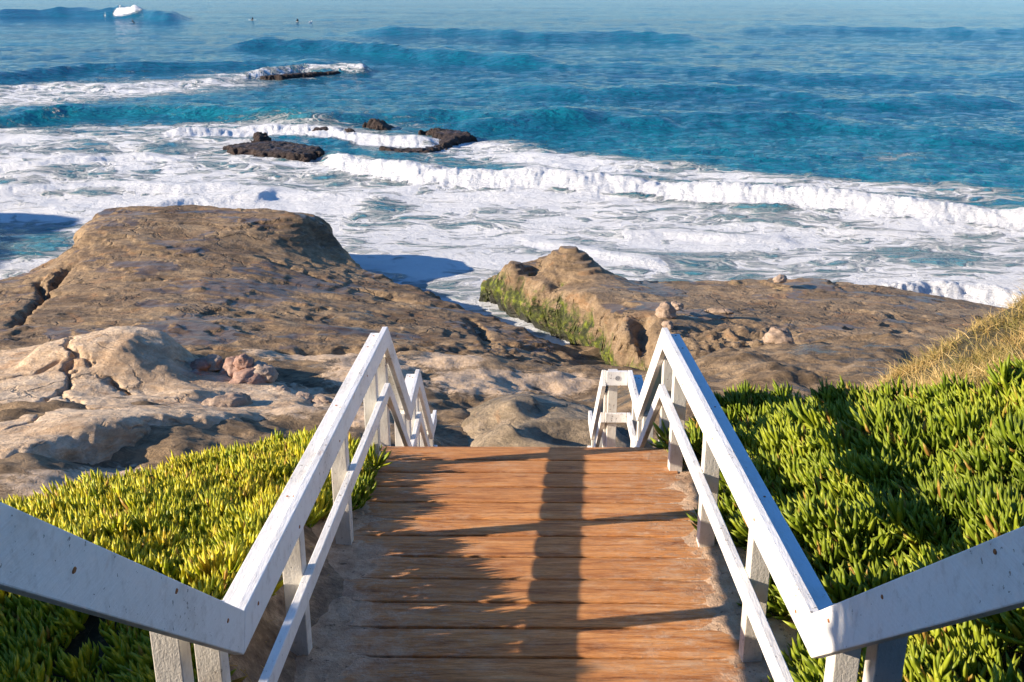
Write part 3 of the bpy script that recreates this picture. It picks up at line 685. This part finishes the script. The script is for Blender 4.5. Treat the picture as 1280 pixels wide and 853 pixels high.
for a in [(200, 142, 260, 13, .12), (640, 158, 90, 9, .1), (120, 186, 30, 6, .35), (205, 186, 35, 7, .3), (560, 202, 60, 4, .35), (140, 150, 120, 7, .15)]: blob(*a[:4], a[4], 'set')
for a in [(640, 262, 60, 8, .5), (485, 257, 34, 7, .35), (330, 200, 50, 6, .5), (260, 208, 70, 6, .5), (800, 268, 50, 7, .5), (940, 268, 60, 6, .5), (1060, 282, 60, 6, .5), (740, 256, 50, 6, .5), (1180, 300, 90, 12, .52), (540, 210, 50, 5, .45), (1120, 340, 80, 7, .58), (1000, 330, 60, 8, .6), (20, 300, 110, 26, .28)]: blob(*a[:4], a[4], 'set')
foam = np.clip(foam, 0, 1.3)
teal = np.maximum(teal, sst(100, 45, D)*.5*np.clip(1.0+.5*fbm(SX*.05, SY*.1, 3, s=7), 0, 1.3))
teal = np.maximum(teal, .35*np.exp(-(((px-300)/420)**2+((py-140)/30)**2)))
teal = np.clip(teal, 0, 1)
# rest on the shore slopes rather than rise through the rock
sea = link('sea', gridmesh('sea', SX, SY, Z, None, {'foam': foam, 'teal': teal}), M_sea); tag(sea, kind='structure')

# ================================================================== boardwalk and stairs
DX = 1.08
walk = empty('boardwalk', (0, 5, deckz(5)))
tag(walk, 'worn orange brown plank boardwalk with drifted sand, sloping to steps down to the rocks', 'boardwalk')
def plank(y0, y1, z0, z1, x0, x1, th=.045, name='plank', mat=None, parent=walk, crown=.005):
    """a board across the walk from y0 (near) to y1 (far)"""
    n = 24; m = 5; g = .0095; V = []; F = []
    xs = np.linspace(x0, x1, n+1); ys = np.linspace(y0+g, y1-g, m+1)
    w = random.uniform(-.004, .004); se = random.random()*50
    top = [[0]*(m+1) for _ in range(n+1)]; bot = [[0]*(m+1) for _ in range(n+1)]
    for i, x in enumerate(xs):
        for j, y in enumerate(ys):
            t = (y-ys[0])/(ys[-1]-ys[0]); z = z0+(z1-z0)*t + crown*(1-(2*t-1)**4) + w*(x/x1 if x1 else 0)*.6 + .0022*mnoise.noise((x*2, y*5, se))
            yy = y + (.003*mnoise.noise((x*3, j, se)) if j in (0, m) else 0)
            top[i][j] = len(V); V.append((x, yy, z)); bot[i][j] = len(V); V.append((x, yy, z-th))
    for i in range(n):
        for j in range(m):
            F.append((top[i][j], top[i+1][j], top[i+1][j+1], top[i][j+1])); F.append((bot[i][j], bot[i][j+1], bot[i+1][j+1], bot[i+1][j]))
        F.append((bot[i][0], bot[i+1][0], top[i+1][0], top[i][0])); F.append((top[i][m], top[i+1][m], bot[i+1][m], bot[i][m]))
    for j in range(m):
        F.append((bot[0][j+1], bot[0][j], top[0][j], top[0][j+1])); F.append((top[n][j+1], top[n][j], bot[n][j], bot[n][j+1]))
    me = bpy.data.meshes.new(name); me.from_pydata(V, [], F)
    o = link(name, me, mat or M_wood, parent)
    b = o.modifiers.new('bevel', 'BEVEL'); b.width = .005; b.segments = 2; b.limit_method = 'ANGLE'; b.angle_limit = R(50)
    return o
yb = [7.0, 6.71, 6.46, 6.20, 5.94, 5.67, 5.43, 5.15, 4.88, 4.62, 4.36, 4.09, 3.82, 3.55, 3.28, 3.01]
for i in range(len(yb)-1):
    plank(yb[i+1], yb[i], deckz(yb[i+1]), deckz(yb[i]), -DX+random.uniform(-.02, .01), DX-.03+random.uniform(-.02, .03))
def box(name, x0, x1, y0, y1, z0, z1, mat, parent, bev=.004):
    bm = bmesh.new(); bmesh.ops.create_cube(bm, size=1)
    for v in bm.verts: v.co = Vector(((x0+x1)/2+v.co.x*(x1-x0), (y0+y1)/2+v.co.y*(y1-y0), (z0+z1)/2+v.co.z*(z1-z0)))
    me = bpy.data.meshes.new(name); bm.to_mesh(me); bm.free()
    o = link(name, me, mat, parent)
    if bev: b = o.modifiers.new('bevel', 'BEVEL'); b.width = bev; b.segments = 2
    return o
def prism(name, prof, x0, x1, mat, parent, bev=.004):
    """(y,z) outline extruded along x"""
    n = len(prof); V = [(x0, *p) for p in prof]+[(x1, *p) for p in prof]
    F = [tuple(range(n))[::-1], tuple(range(n, 2*n))]+[(i, (i+1) % n, n+(i+1) % n, n+i) for i in range(n)]
    me = bpy.data.meshes.new(name); me.from_pydata(V, [], F)
    bm = bmesh.new(); bm.from_mesh(me); bmesh.ops.recalc_face_normals(bm, faces=bm.faces); bm.to_mesh(me); bm.free()
    o = link(name, me, mat, parent)
    if bev: b = o.modifiers.new('bevel', 'BEVEL'); b.width = bev; b.segments = 2
    return o
# flights: (top y, top z, bottom y, bottom z, right x)
def flight(y0, z0, y1, z1, xa, xb, steps):
    for s in (xa+.02, xb-.06):
        prism('stringer', [(y0, z0-.05), (y1, z1-.05), (y1, z1-.33), (y0, z0-.33)], s, s+.04, M_oldwood, walk)
    for k in range(steps):
        t = (k+.5)/steps; yy = y0+(y1-y0)*t; zz = z0+(z1-z0)*(k+1)/(steps+0.0)+.0
        if k < steps-1 or True: plank(yy-abs(y1-y0)/steps*.55, yy+abs(y1-y0)/steps*.5, zz+.02, zz+.02, xa+.07, xb-.07, .04, 'step', M_wood, walk, .002)
flight(7.02, deckz(7), 8.25, 5.62, -.98, .98, 5)
for k in range(3): plank(8.27+.25*k, 8.52+.25*k, 5.62, 5.62, -1.05, 1.05)
flight(9.05, 5.60, 10.2, 4.57, -.98, .72, 5)
for k in range(3): plank(10.22+.24*k, 10.46+.24*k, 4.57, 4.57, -1.05, .8)
flight(10.95, 4.55, 12.1, 3.5, -.98, .72, 5)
flight(.3, 9.35, 3.0, deckz(3.0)-.0, -.98, .98, 12)
for s in (-.9, .82): prism('stringer', [(3.0, deckz(3)-.05), (7.0, deckz(7)-.05), (7.0, deckz(7)-.24), (3.0, deckz(3)-.24)], s, s+.08, M_oldwood, walk)

# sand blown over the plank ends
def drift(x0, x1, y0, y1, fn, lab):
    X, Y = np.meshgrid(np.arange(x0, x1, .012), np.arange(y0, y1, .014))
    th = fn(X, Y)
    Zd = deckz(Y) + np.clip(th, -.03, .05) + .004*fbm(X*14, Y*14, 4, s=91)*(th > -.01)
    keep = th > -.012
    o = link('sand_drift', gridmesh('sand_drift', X, Y, Zd, keep), M_sand); tag(o, lab, 'sand', kind='stuff')
def dl(X, Y):
    e = -.90 - .16*sst(5.2, 6.4, Y) + .17*sst(5.0, 3.6, Y) + .16*fbm(Y*1.7, X*1.2, 4, s=92)
    return np.clip((e-X)*.09, -.02, .022) + .006*fbm(X*5, Y*5, 3, s=93) + .010*sst(-1.0, -1.25, X)
def dr(X, Y):
    e = .96 - .05*sst(5.0, 3.8, Y) + .10*fbm(Y*2.1, X*1.5+5, 4, s=94)
    return np.clip((X-e)*.09, -.02, .018) + .006*fbm(X*6, Y*6, 3, s=95) - .06*sst(6.3, 6.8, Y)
def sand_mat():
    t = NT('dusty_sand'); p = t.geo.outputs['Position']
    n1 = t.noise(p, 7, 7, .75); n2 = t.noise(p, 60, 4, .7); n3 = t.noise(p, 24, 3, .7)
    c = t.ramp(n1, [(.3, (.30, .18, .11)), (.5, (.50, .34, .22)), (.7, (.64, .47, .33))])
    c = t.mix(t.mr(n3, .62, .67, 0, .75), c, (.12, .075, .045))
    h = t.math('ADD', t.math('MULTIPLY', n1, 1.6), t.math('ADD', t.math('MULTIPLY', n2, .25), t.math('MULTIPLY', n3, .5)))
    return t.done(t.bsdf(c, .9, t.bump(h, .9, .02), .2))
M_sand = sand_mat()
drift(-1.42, -.35, 2.6, 6.4, dl, 'pale dusty sand drifted over the left plank ends of the boardwalk')
drift(.62, 1.40, 3.2, 6.8, dr, 'pale dusty sand drifted along the right plank ends of the boardwalk')

# ================================================================== handrails
def offset_poly(pts, d):
    """perpendicular offset downward of a (y,z) polyline with mitred joints"""
    out = []; n = len(pts)
    nor = []
    for i in range(n-1):
        dy = pts[i+1][0]-pts[i][0]; dz = pts[i+1][1]-pts[i][1]; l = math.hypot(dy, dz); nor.append((dz/l, -dy/l))
    for i in range(n):
        if i == 0: a = nor[0]; out.append((pts[i][0]+a[0]*d, pts[i][1]+a[1]*d))
        elif i == n-1: a = nor[-1]; out.append((pts[i][0]+a[0]*d, pts[i][1]+a[1]*d))
        else:
            a, b = nor[i-1], nor[i]; mx, mz = a[0]+b[0], a[1]+b[1]; k = d*2/(mx*mx+mz*mz)
            out.append((pts[i][0]+mx*k, pts[i][1]+mz*k))
    return out
N = [(.3, 10.25), (3.04, 7.97), (6.92, 7.68), (8.21, 6.57), (8.98, 6.58), (10.18, 5.49), (10.62, 5.48)]
def xr(side, seg):                          # inner face of the rail, per segment
    if side < 0: return -.95
    return .95 if seg < 4 else .71
def run(name, pts, depth, off, side, xin, th, mat, root, segs=None, shrink=.0):
    top = [(y, z+off) for y, z in pts]; bot = offset_poly(top, depth)
    for i in range(len(pts)-1):
        if segs and i not in segs: continue
        x = xr(side, i); a, b = sorted((x+side*xin, x+side*(xin+th)))
        g = .0012
        prism(name, [(top[i][0]+g, top[i][1]), (top[i+1][0]-g, top[i+1][1]), (bot[i+1][0]-g, bot[i+1][1]), (bot[i][0]+g, bot[i][1])], a, b, mat, root)
def zrail(y): return float(np.interp(y, [p[0] for p in N], [p[1] for p in N]))
for side, lab in ((-1, 'white wooden handrail on the left of the boardwalk, beside the yellow ice plants'), (1, 'white wooden handrail on the right of the boardwalk with a shade-tinted blue cap and crossbars')):
    root = empty('handrail', (side*1.0, 5, deckz(5))); tag(root, lab, 'handrail', 'handrails along the boardwalk')
    run('top_rail', N, .140, 0, side, 0, .038, M_white, root)
    run('mid_rail', N, .088, -.42, side, 0, .038, M_white, root, range(1, 6))
    run('rail_cap', N, .036, -.046, side, .0395, .084, M_white if side < 0 else M_shadeblue, root)
    ps = [(1.0, .11), (2.78, .08), (3.14, .08), (4.10, 0), (5.32, 0), (6.55, 0), (7.06, 0), (8.08, 0), (8.42, 0), (8.86, 0), (9.12, 0), (10.05, 0), (10.55, 0)]
    for y, dx in ps:
        x = xr(side, 4 if y > 9 else 0)
        if 3 < y < 7: base = deckz(y)-.30
        else: base = float(groundz(np.array([x]), np.array([y]))[0])-.3
        top = zrail(y)-(.045 if y < 3.2 else .086 if y < 6.9 else .136)
        a, b = sorted((x+side*(.0392+dx), x+side*(.0392+.089+dx)))
        lean = random.uniform(-.004, .004)
        o = box('post', a, b, y-.045, y+.045, base, top, M_post, root)
    if side > 0:
        z = 6.58
        box('crossbar', .752, .946, 8.94, 8.978, z-.140, z-.004, M_white, root)
        box('crossbar', .752, .946, 8.94, 8.978, z-.42-.088, z-.42, M_white, root)
        pl = box('post', .775, .86, 8.985, 9.06, 4.9, z-.02, M_post, root)
        # round stamp on the crossbar
        bm = bmesh.new()
        bmesh.ops.create_cone(bm, cap_ends=True, segments=28, radius1=.024, radius2=.023, depth=.003)
        me = bpy.data.meshes.new('round_badge'); bm.to_mesh(me); bm.free()
        bd = link('round_badge', me, M_steel, root); bd.location = (.852, 8.9375, z-.066); bd.rotation_euler = (R(90), 0, 0)
        bm = bmesh.new()
        for (cx_, cz_, r_) in ((0, 0, .017),):
            for k in range(24):
                a0 = 2*math.pi*k/24; a1 = 2*math.pi*(k+1)/24
                vs = [bm.verts.new((math.cos(q)*rr, math.sin(q)*rr, 0)) for q, rr in ((a0, r_), (a1, r_), (a1, r_-.003), (a0, r_-.003))]; bm.faces.new(vs)
        for (x0, z0, x1, z1) in ((-.008, .002, -.004, .009), (.002, .001, .009, .004), (-.008, -.007, .008, -.003)):
            vs = [bm.verts.new(q) for q in ((x0, z0, 0), (x1, z0, 0), (x1, z1, 0), (x0, z1, 0))]; bm.faces.new(vs)
        me = bpy.data.meshes.new('mark'); bm.to_mesh(me); bm.free()
        mk = link('mark', me, simple('dark_grey_mark', (.09, .09, .10), .6), bd); mk.matrix_parent_inverse = Matrix.Identity(4); mk.location = (0, 0, .0022)
    # rusty screws, in pairs over the posts
    scr = None
    spots = []
    for y in (4.10, 5.32, 6.55, 6.85, 8.5, 8.9):
        for k in (-.014, .016): spots.append((side*(.95+.0395+.034+k), y+random.uniform(-.02, .02), 'cap'))
    for y in (.9, 1.9, 2.45, 2.85, 3.2, 3.9, 4.9, 5.9): spots.append((side*.95, y, 'face'))
    for x, y, kd in spots:
        bm = bmesh.new(); bmesh.ops.create_cone(bm, cap_ends=True, segments=10, radius1=random.uniform(.0055, .009), radius2=.005, depth=.003)
        if kd == 'face':
            for v in bm.verts: v.co.y *= random.uniform(1.0, 1.8)
        me = bpy.data.meshes.new('screw'); bm.to_mesh(me); bm.free()
        s = link('screw', me, M_rust, root)
        if kd == 'cap': s.location = (x, y, zrail(y)-.046+.0012)
        else: s.location = (x-side*.001, y, zrail(y)-.07+random.uniform(-.035, .035)); s.rotation_euler = (0, R(-90*side), 0)
        s.location = Vector(s.location)

# ================================================================== plants
def scatter_leaves(name, pts, nrm, size, tuft, mat, tintbase, lean, seedo=0, curl=.5, wid=.19):
    """pts: tuft bases; every tuft has opposite pairs of three-sided, in-curved leaves"""
    g = np.random.default_rng(100+seedo); n = len(pts)
    K = tuft; T = n*K
    base = np.repeat(pts, K, 0); nn = np.repeat(nrm, K, 0); sz = np.repeat(size, K)
    k = np.tile(np.arange(K), n)
    rot = np.repeat(g.uniform(0, 2*np.pi, n), K)
    az = rot + (k % 2)*np.pi + (k//2)*np.pi/2 + g.normal(0, .25, T)
    lev = (k//2)/max(1, (K//2-1))          # 0 outer .. 1 inner
    L = sz*g.uniform(.8, 1.15, T)*(1.0-.25*lev)
    tilt = (1.05 - .80*lev)*g.uniform(.7, 1.1, T)     # start angle away from the shoot axis
    up = nn + np.repeat(lean + g.normal(0, .30, (n, 3)), K, 0); up /= np.linalg.norm(up, axis=1)[:, None]
    ref = np.tile([1., 0, 0], (T, 1)); s1 = np.cross(up, ref); s1 /= np.linalg.norm(s1, axis=1)[:, None]; s2 = np.cross(up, s1)
    out = np.cos(az)[:, None]*s1 + np.sin(az)[:, None]*s2; side = np.cross(up, out)
    base = base + up*(sz*.35*lev)[:, None] + out*(sz*.05)[:, None]
    segs = [0, .33, .68, 1.0]; wds = [.62, 1.0, .80, .0]
    V = np.zeros((T, 10, 3)); tip = np.zeros((T, 10)); pos = base.copy(); a = tilt.copy()
    for i, (s, w) in enumerate(zip(segs, wds)):
        if i:
            dl = (segs[i]-segs[i-1])*L
            pos = pos + (np.sin(a)*dl)[:, None]*out + (np.cos(a)*dl)[:, None]*up; a = a - curl*tilt*.75
        ax = np.sin(a)[:, None]*out + np.cos(a)[:, None]*up; keel = np.cross(side, ax)
        hw = (L*wid*.5*w)[:, None]
        if i < 3:
            V[:, i*3] = pos + side*hw; V[:, i*3+1] = pos - side*hw; V[:, i*3+2] = pos - keel*hw*1.3; tip[:, i*3:i*3+3] = s
        else: V[:, 9] = pos; tip[:, 9] = 1
    f = []
    for i in range(2):
        b = i*3
        for u, v in ((0, 1), (1, 2), (2, 0)): f.append([b+u, b+v, b+3+v, b+3+u])
    q = (np.array(f)[None]+(np.arange(T)*10)[:, None, None]).reshape(-1, 4)
    tr = (np.array([[6, 7, 9], [7, 8, 9], [8, 6, 9]])[None]+(np.arange(T)*10)[:, None, None]).reshape(-1, 3)
    tb = np.repeat(tintbase + g.normal(0, .10, n), K) + g.normal(0, .10, T) + .10*lev
    tb = np.where(g.random(T) < .03, .98, np.clip(tb, 0, .9))
    me = npmesh(name, V.reshape(-1, 3), [q, tr], True, {'tint': np.repeat(tb, 10), 'tip': tip.ravel()})
    me.materials.clear()
    return link(name, me, mat)
def gnormal(x, y):
    e = .08; dzx = (groundz(x+e, y, False)-groundz(x-e, y, False))/(2*e); dzy = (groundz(x, y+e, False)-groundz(x, y-e, False))/(2*e)
    n = np.stack([-dzx, -dzy, np.ones_like(x)], -1); return n/np.linalg.norm(n, axis=1)[:, None]
def inview(x, y, z, m=520):
    px_, py_ = PIX(x, y, z); return (px_ > -m) & (px_ < 1280+m) & (py_ < 853+140) & (y > .8)
def yG(x): return np.interp(x, [1.2, 2.0, 2.5, 3.0, 3.5, 4, 6, 10], [8.15, 7.75, 7.05, 6.45, 6.35, 6.35, 6.5, 7.2])

# left field
n = 16000; x = rng.uniform(-5.2, -1.0, n); y = rng.uniform(1.5, 8.4, n)
z = groundz(x, y)
lim = -1.16 + .10*fbm(x*0+1, y*1.7, 3, s=3) - .08*sst(6.2, 5.6, y) + .30*np.exp(-((y-6.35)/.45)**2) + .20*np.exp(-((y-5.75)/.16)**2)
keep = (x < lim) & (y < yE(x)+.10+.12*fbm(x*2.5, y*2.5, 2, s=6)) & inview(x, y, z)
patch = fbm(x*1.5, y*1.5, 3, s=44)
keep &= rng.random(n) < np.where(patch < -.35, .3, 1.0)
x, y, z = x[keep], y[keep], z[keep]
nr = gnormal(x, y); pl = fbm(x*1.1, y*1.1, 3, s=50)
h = .02 + .05*np.clip(fbm(x*2.2, y*2.2, 3, s=51)+.4, 0, 1)
on_deck = np.where(x > -1.10, deckz(y)-z+.005, 0); h = h+np.maximum(on_deck, 0)
left_ice = scatter_leaves('ice_plant_cover', np.stack([x, y, z+h], -1), nr, rng.uniform(.08, .155, len(x)), 6, M_leafL, .58+.18*pl - .22*sst(-1.35, -1.05, x), np.array([-.05, -.15, .5]), 1, wid=.20)
tag(left_ice, 'yellow green ice plant ground cover on the slope left of the boardwalk', 'ice plants', kind='stuff')

# right field
n = 34000; x = rng.uniform(1.0, 9.0, n); y = rng.uniform(1.5, 9.0, n)
z = groundz(x, y)
lim = 1.34 + .10*fbm(x*0+1, y*1.5, 3, s=13) - .22*np.exp(-((y-5.6)/.28)**2) - .30*np.exp(-((y-6.85)/.22)**2) - .20*np.exp(-((y-4.55)/.12)**2) - .26*np.exp(-((y-3.75)/.35)**2)
keep = (x > lim) & (y < yG(x)+.45*fbm(x*1.6, y*1.6, 4, s=16)) & inview(x, y, z)
patch = fbm(x*1.0, y*1.0, 3, s=24)
keep &= rng.random(n) < np.where(patch < -.30, .3, .9)
x, y, z = x[keep], y[keep], z[keep]; nr = gnormal(x, y); pl = fbm(x*.9, y*.9, 3, s=60)
h = .01 + .20*np.clip(fbm(x*1.9, y*1.9, 3, s=61)+.35, 0, 1)
h = h+np.where(x < 1.08, np.maximum(deckz(y)-z, 0), 0)
right_ice = scatter_leaves('ice_plant_cover', np.stack([x, y, z+h], -1), nr, rng.uniform(.10, .215, len(x)), 6, M_leafR, .42+.30*pl, np.array([-.28, -.12, .35]), 2, curl=.42, wid=.185)
tag(right_ice, 'deep green ice plant ground cover on the bank right of the boardwalk', 'ice plants', kind='stuff')

# dry grass and straw
def blades(name, pts, L, w, mat, tint, leanv, seedo, spread=.5):
    g = np.random.default_rng(seedo); T = len(pts)
    d = g.normal(0, spread, (T, 3))+np.array([0, 0, 1.0])+leanv; d /= np.linalg.norm(d, axis=1)[:, None]
    bend = g.normal(0, .5, (T, 3)); bend[:, 2] = -np.abs(bend[:, 2])*.8
    sd = np.cross(d, g.normal(0, 1, (T, 3))); sd /= np.linalg.norm(sd, axis=1)[:, None]
    V = np.zeros((T, 7, 3)); tp = np.zeros((T, 7)); L = L[:, None]
    for i, s in enumerate((0, .35, .7)):
        c = pts+d*L*s+bend*L*s*s*.6; ww = w*(1-s*.7)
        V[:, 2*i] = c+sd*ww; V[:, 2*i+1] = c-sd*ww; tp[:, 2*i:2*i+2] = s
    V[:, 6] = pts+d*L+bend*L*.6; tp[:, 6] = 1
    o = (np.arange(T)*7)[:, None, None]
    q = (np.array([[0, 1, 3, 2], [2, 3, 5, 4]])[None]+o).reshape(-1, 4); tr = (np.array([[4, 5, 6]])[None]+o).reshape(-1, 3)
    me = npmesh(name, V.reshape(-1, 3), [q, tr], True, {'tint': np.repeat(np.clip(tint+g.normal(0, .22, T), 0, .95), 7), 'tip': tp.ravel()})
    return link(name, me, mat)
n = 330000; x = rng.uniform(1.0, 10.5, n); y = rng.uniform(5.2, 12.0, n); z = groundz(x, y)
dens = fbm(x*1.8, y*1.8, 3, s=71)
keep = (y > yG(x)-.35+.5*fbm(x*1.6, y*1.6, 4, s=16)) & (y < yE(x)+.9+.2*dens) & inview(x, y, z) & (rng.random(n) < np.clip(.55+1.3*dens, .06, 1))
x, y, z = x[keep], y[keep], z[keep]; dens = dens[keep]
tuftn = fbm(x*2.3, y*2.3, 2, s=77)
gr = blades('dry_grass', np.stack([x, y, z-.01], -1), rng.uniform(.07, .19, len(x))*(1+.5*np.clip(tuftn, -.5, 1)), .0032, M_grass, .50+.45*fbm(x*1.4, y*1.4, 3, s=78), np.array([-.25, -.1, .1]), 5, .75)
tag(gr, 'dry golden grass along the crest of the right bank', 'grass', kind='stuff')
# straw litter beside the deck
n = 5200; x = np.concatenate([rng.uniform(1.02, 1.5, n//2), rng.uniform(-3.5, 4.5, n//2)]); y = np.concatenate([rng.uniform(3.6, 7.6, n//2), rng.uniform(3, 8, n//2)]); z = groundz(x, y)+np.where(rng.random(n) < .3, rng.uniform(.03, .12, n), 0)*(np.abs(x) > 1.2)
kp = np.abs(x) > 1.0; x, y, z = x[kp], y[kp], z[kp]
st = blades('straw_litter', np.stack([x, y, z+.012], -1), rng.uniform(.04, .13, len(x)), .0022, M_grass, .5, np.array([0, 0, -.85]), 6, .5)
tag(st, 'dry straw litter on the bare soil beside the right posts', 'straw', kind='stuff')

# shrub added out of view, lobes shaped to shade the upper rails and deck
sh = empty('shade_shrub', (-4.6, 1.2, 8.2)); tag(sh, 'dense dark shrub out of view, added to shade the upper rails', 'shade_shrub')
g = np.random.default_rng(9)
cs = [((-4.6, .25, 10.5), 1.35), ((-4.7, -1.2, 11.0), 1.5), ((-4.6, .9, 9.2), 1.0), ((-4.7, 1.9, 8.2), .5), ((-4.4, 2.75, 8.35), .5), ((-4.3, 3.15, 8.1), .5)]
pts = []
for c, r_ in cs:
    m = int(16000*r_*r_); v = g.normal(0, 1, (m, 3)); v /= np.linalg.norm(v, axis=1)[:, None]; pts.append(np.array(c)+v*(g.random(m)**.4)[:, None]*r_)
pts = np.concatenate(pts)
o = blades('foliage', pts, g.uniform(.07, .13, len(pts)), .03, M_shrub, .4, np.zeros(3), 8, 1.2); o.parent = sh; o.matrix_parent_inverse = Matrix.Translation(-Vector(sh.location))
for c, r_ in cs[:3]:
    bm = bmesh.new()
    bmesh.ops.create_cone(bm, cap_ends=True, segments=8, radius1=.07, radius2=.03, depth=c[2]-7.6, matrix=Matrix.Translation((c[0], c[1], (c[2]+7.6)/2)))
    me = bpy.data.meshes.new('stem'); bm.to_mesh(me); bm.free(); link('stem', me, M_bark, sh)

# ================================================================== surfers and a gull far out
def seat_surfer():
    root = empty('person', (0, 0, 0))
    me = bpy.data.meshes.new('body')
    J = [(0, 0, .05), (0, 0, .25), (0, 0, .45), (0, .01, .60), (0, .03, .72), (0, .04, .80),
         (.18, 0, .50), (.27, .08, .28), (.20, .25, .12), (-.18, 0, .50), (-.27, .08, .28), (-.20, .25, .12),
         (.16, .15, .03), (.30, .40, -.02), (.30, .38, -.35), (-.16, .15, .03), (-.30, .40, -.02), (-.30, .38, -.35)]
    E = [(0, 1), (1, 2), (2, 3), (3, 4), (4, 5), (2, 6), (6, 7), (7, 8), (2, 9), (9, 10), (10, 11), (0, 12), (12, 13), (13, 14), (0, 15), (15, 16), (16, 17)]
    rad = [.15, .14, .17, .07, .10, .085, .075, .055, .035, .075, .055, .035, .10, .08, .045, .10, .08, .045]
    me.from_pydata(J, E, [])
    o = link('body', me, M_wet, root); o.modifiers.new('skin', 'SKIN'); o.modifiers.new('sub', 'SUBSURF').levels = 1
    for v, r_ in zip(me.skin_vertices[0].data, rad): v.radius = (r_, r_)
    me.skin_vertices[0].data[0].use_root = True
    return root
def surfboard():
    bm = bmesh.new(); bmesh.ops.create_uvsphere(bm, u_segments=20, v_segments=10, radius=1)
    for v in bm.verts: v.co.x *= .27*(1-.3*v.co.y*v.co.y); v.co.z = v.co.z*.035+.12*v.co.y**2*.5; v.co.y *= 1.15
    me = bpy.data.meshes.new('surfboard'); bm.to_mesh(me); bm.free()
    for p in me.polygons: p.use_smooth = True
    return me
SB = surfboard(); SB.materials.append(M_board)
s0 = seat_surfer()
spots = [(316, 26, 1.2, 'person in a black wetsuit sitting on a surfboard far out, left of the pair', 'surfboard under the left of the two far surfers'),
         (372, 28, .4, 'person in a black wetsuit sitting on a surfboard far out, beside the white gull', 'surfboard under the far surfer beside the gull'),
         (166, 29, -.8, 'person in a black wetsuit in the water in front of the breaking far wave', 'surfboard in front of the breaking far wave')]
for i, (a, b, rz, l1, l2) in enumerate(spots):
    if i == 0: r_ = s0
    else:
        r_ = s0.copy(); COL.objects.link(r_)
        for ch in list(s0.children): c = ch.copy(); COL.objects.link(c); c.parent = r_
    x, y, _ = P(a, b, 0); r_.location = (x, y, .12); r_.rotation_euler = (0, 0, rz); r_.scale = (.8, .8, .8); tag(r_, l1, 'person', 'surfers waiting far out')
    bo = bpy.data.objects.new('surfboard', SB); COL.objects.link(bo); bo.location = (x-.15*math.sin(rz), y+.15*math.cos(rz), .12); bo.rotation_euler = (0, 0, rz); tag(bo, l2, 'surfboard', 'surfboards of the far surfers')
gl = empty('seagull', (0, 0, 0)); tag(gl, 'white gull floating on the far water right of the surfers', 'seagull')
bm = bmesh.new(); bmesh.ops.create_uvsphere(bm, u_segments=16, v_segments=10, radius=.2)
for v in bm.verts:
    v.co.x *= 1.7; v.co.y *= .8; v.co.z *= .8
    if v.co.x < 0: v.co.z += .1*(v.co.x/.34)**2; v.co.y *= 1-.5*abs(v.co.x)/.34
bmesh.ops.create_uvsphere(bm, u_segments=12, v_segments=8, radius=.09, matrix=Matrix.Translation((.3, 0, .26)))
bmesh.ops.create_cone(bm, segments=10, radius1=.1, radius2=.06, depth=.24, matrix=Matrix.Translation((.27, 0, .14)))
me = bpy.data.meshes.new('body'); bm.to_mesh(me); bm.free(); link('body', me, M_bird, gl)
bm = bmesh.new(); bmesh.ops.create_cone(bm, segments=8, radius1=.03, radius2=.008, depth=.12, matrix=Matrix.Translation((.42, 0, .25)) @ Matrix.Rotation(R(90), 4, 'Y'))
me = bpy.data.meshes.new('beak'); bm.to_mesh(me); bm.free(); link('beak', me, M_beak, gl)
gp = P(388, 29, 0); gl.location = (gp[0], gp[1], .12); gl.rotation_euler = (0, 0, .5)

# ================================================================== light, sky, camera
SEL, SAZ = 20.6, 12.0        # elevation; sun comes from the left, 12 degrees behind
to_sun = Vector((-math.cos(R(SAZ))*math.cos(R(SEL)), -math.sin(R(SAZ))*math.cos(R(SEL)), math.sin(R(SEL))))
sl = bpy.data.lights.new('sun', 'SUN'); sl.energy = 5.0; sl.angle = R(.5); sl.color = (1, .84, .65)
so = bpy.data.objects.new('sun', sl); COL.objects.link(so); so.rotation_euler = to_sun.to_track_quat('Z', 'Y').to_euler()
w = bpy.data.worlds.new('World'); scene.world = w; w.use_nodes = True; nt = w.node_tree
bg = nt.nodes['Background']; sky = nt.nodes.new('ShaderNodeTexSky'); sky.sky_type = 'NISHITA'; sky.sun_disc = False
sky.sun_elevation = R(SEL); sky.sun_rotation = math.atan2(to_sun.x, to_sun.y); sky.air_density = 1.0; sky.dust_density = .1; sky.ozone_density = 6.0
hs = nt.nodes.new('ShaderNodeHueSaturation'); hs.inputs['Saturation'].default_value = 1.06
nt.links.new(sky.outputs[0], hs.inputs['Color']); tn = nt.nodes.new('ShaderNodeMix'); tn.data_type = 'RGBA'; tn.blend_type = 'MULTIPLY'; tn.inputs[0].default_value = 1; tn.inputs[7].default_value = (.95, 1.0, 1.04, 1)
nt.links.new(hs.outputs[0], tn.inputs[6]); nt.links.new(tn.outputs[2], bg.inputs[0]); bg.inputs[1].default_value = .095
cam = bpy.data.cameras.new('camera'); cam.sensor_width = 36; cam.lens = 36*FPX/1280; cam.clip_start = .05; cam.clip_end = 20000
co = bpy.data.objects.new('camera', cam); COL.objects.link(co); co.location = (CX, 0, H); co.rotation_euler = (R(90-PITCH), 0, R(YAW)); scene.camera = co
scene.view_settings.view_transform = 'Standard'; scene.view_settings.look = 'None'; scene.view_settings.exposure = 1.05; scene.view_settings.gamma = 1
scene.view_settings.use_curve_mapping = False
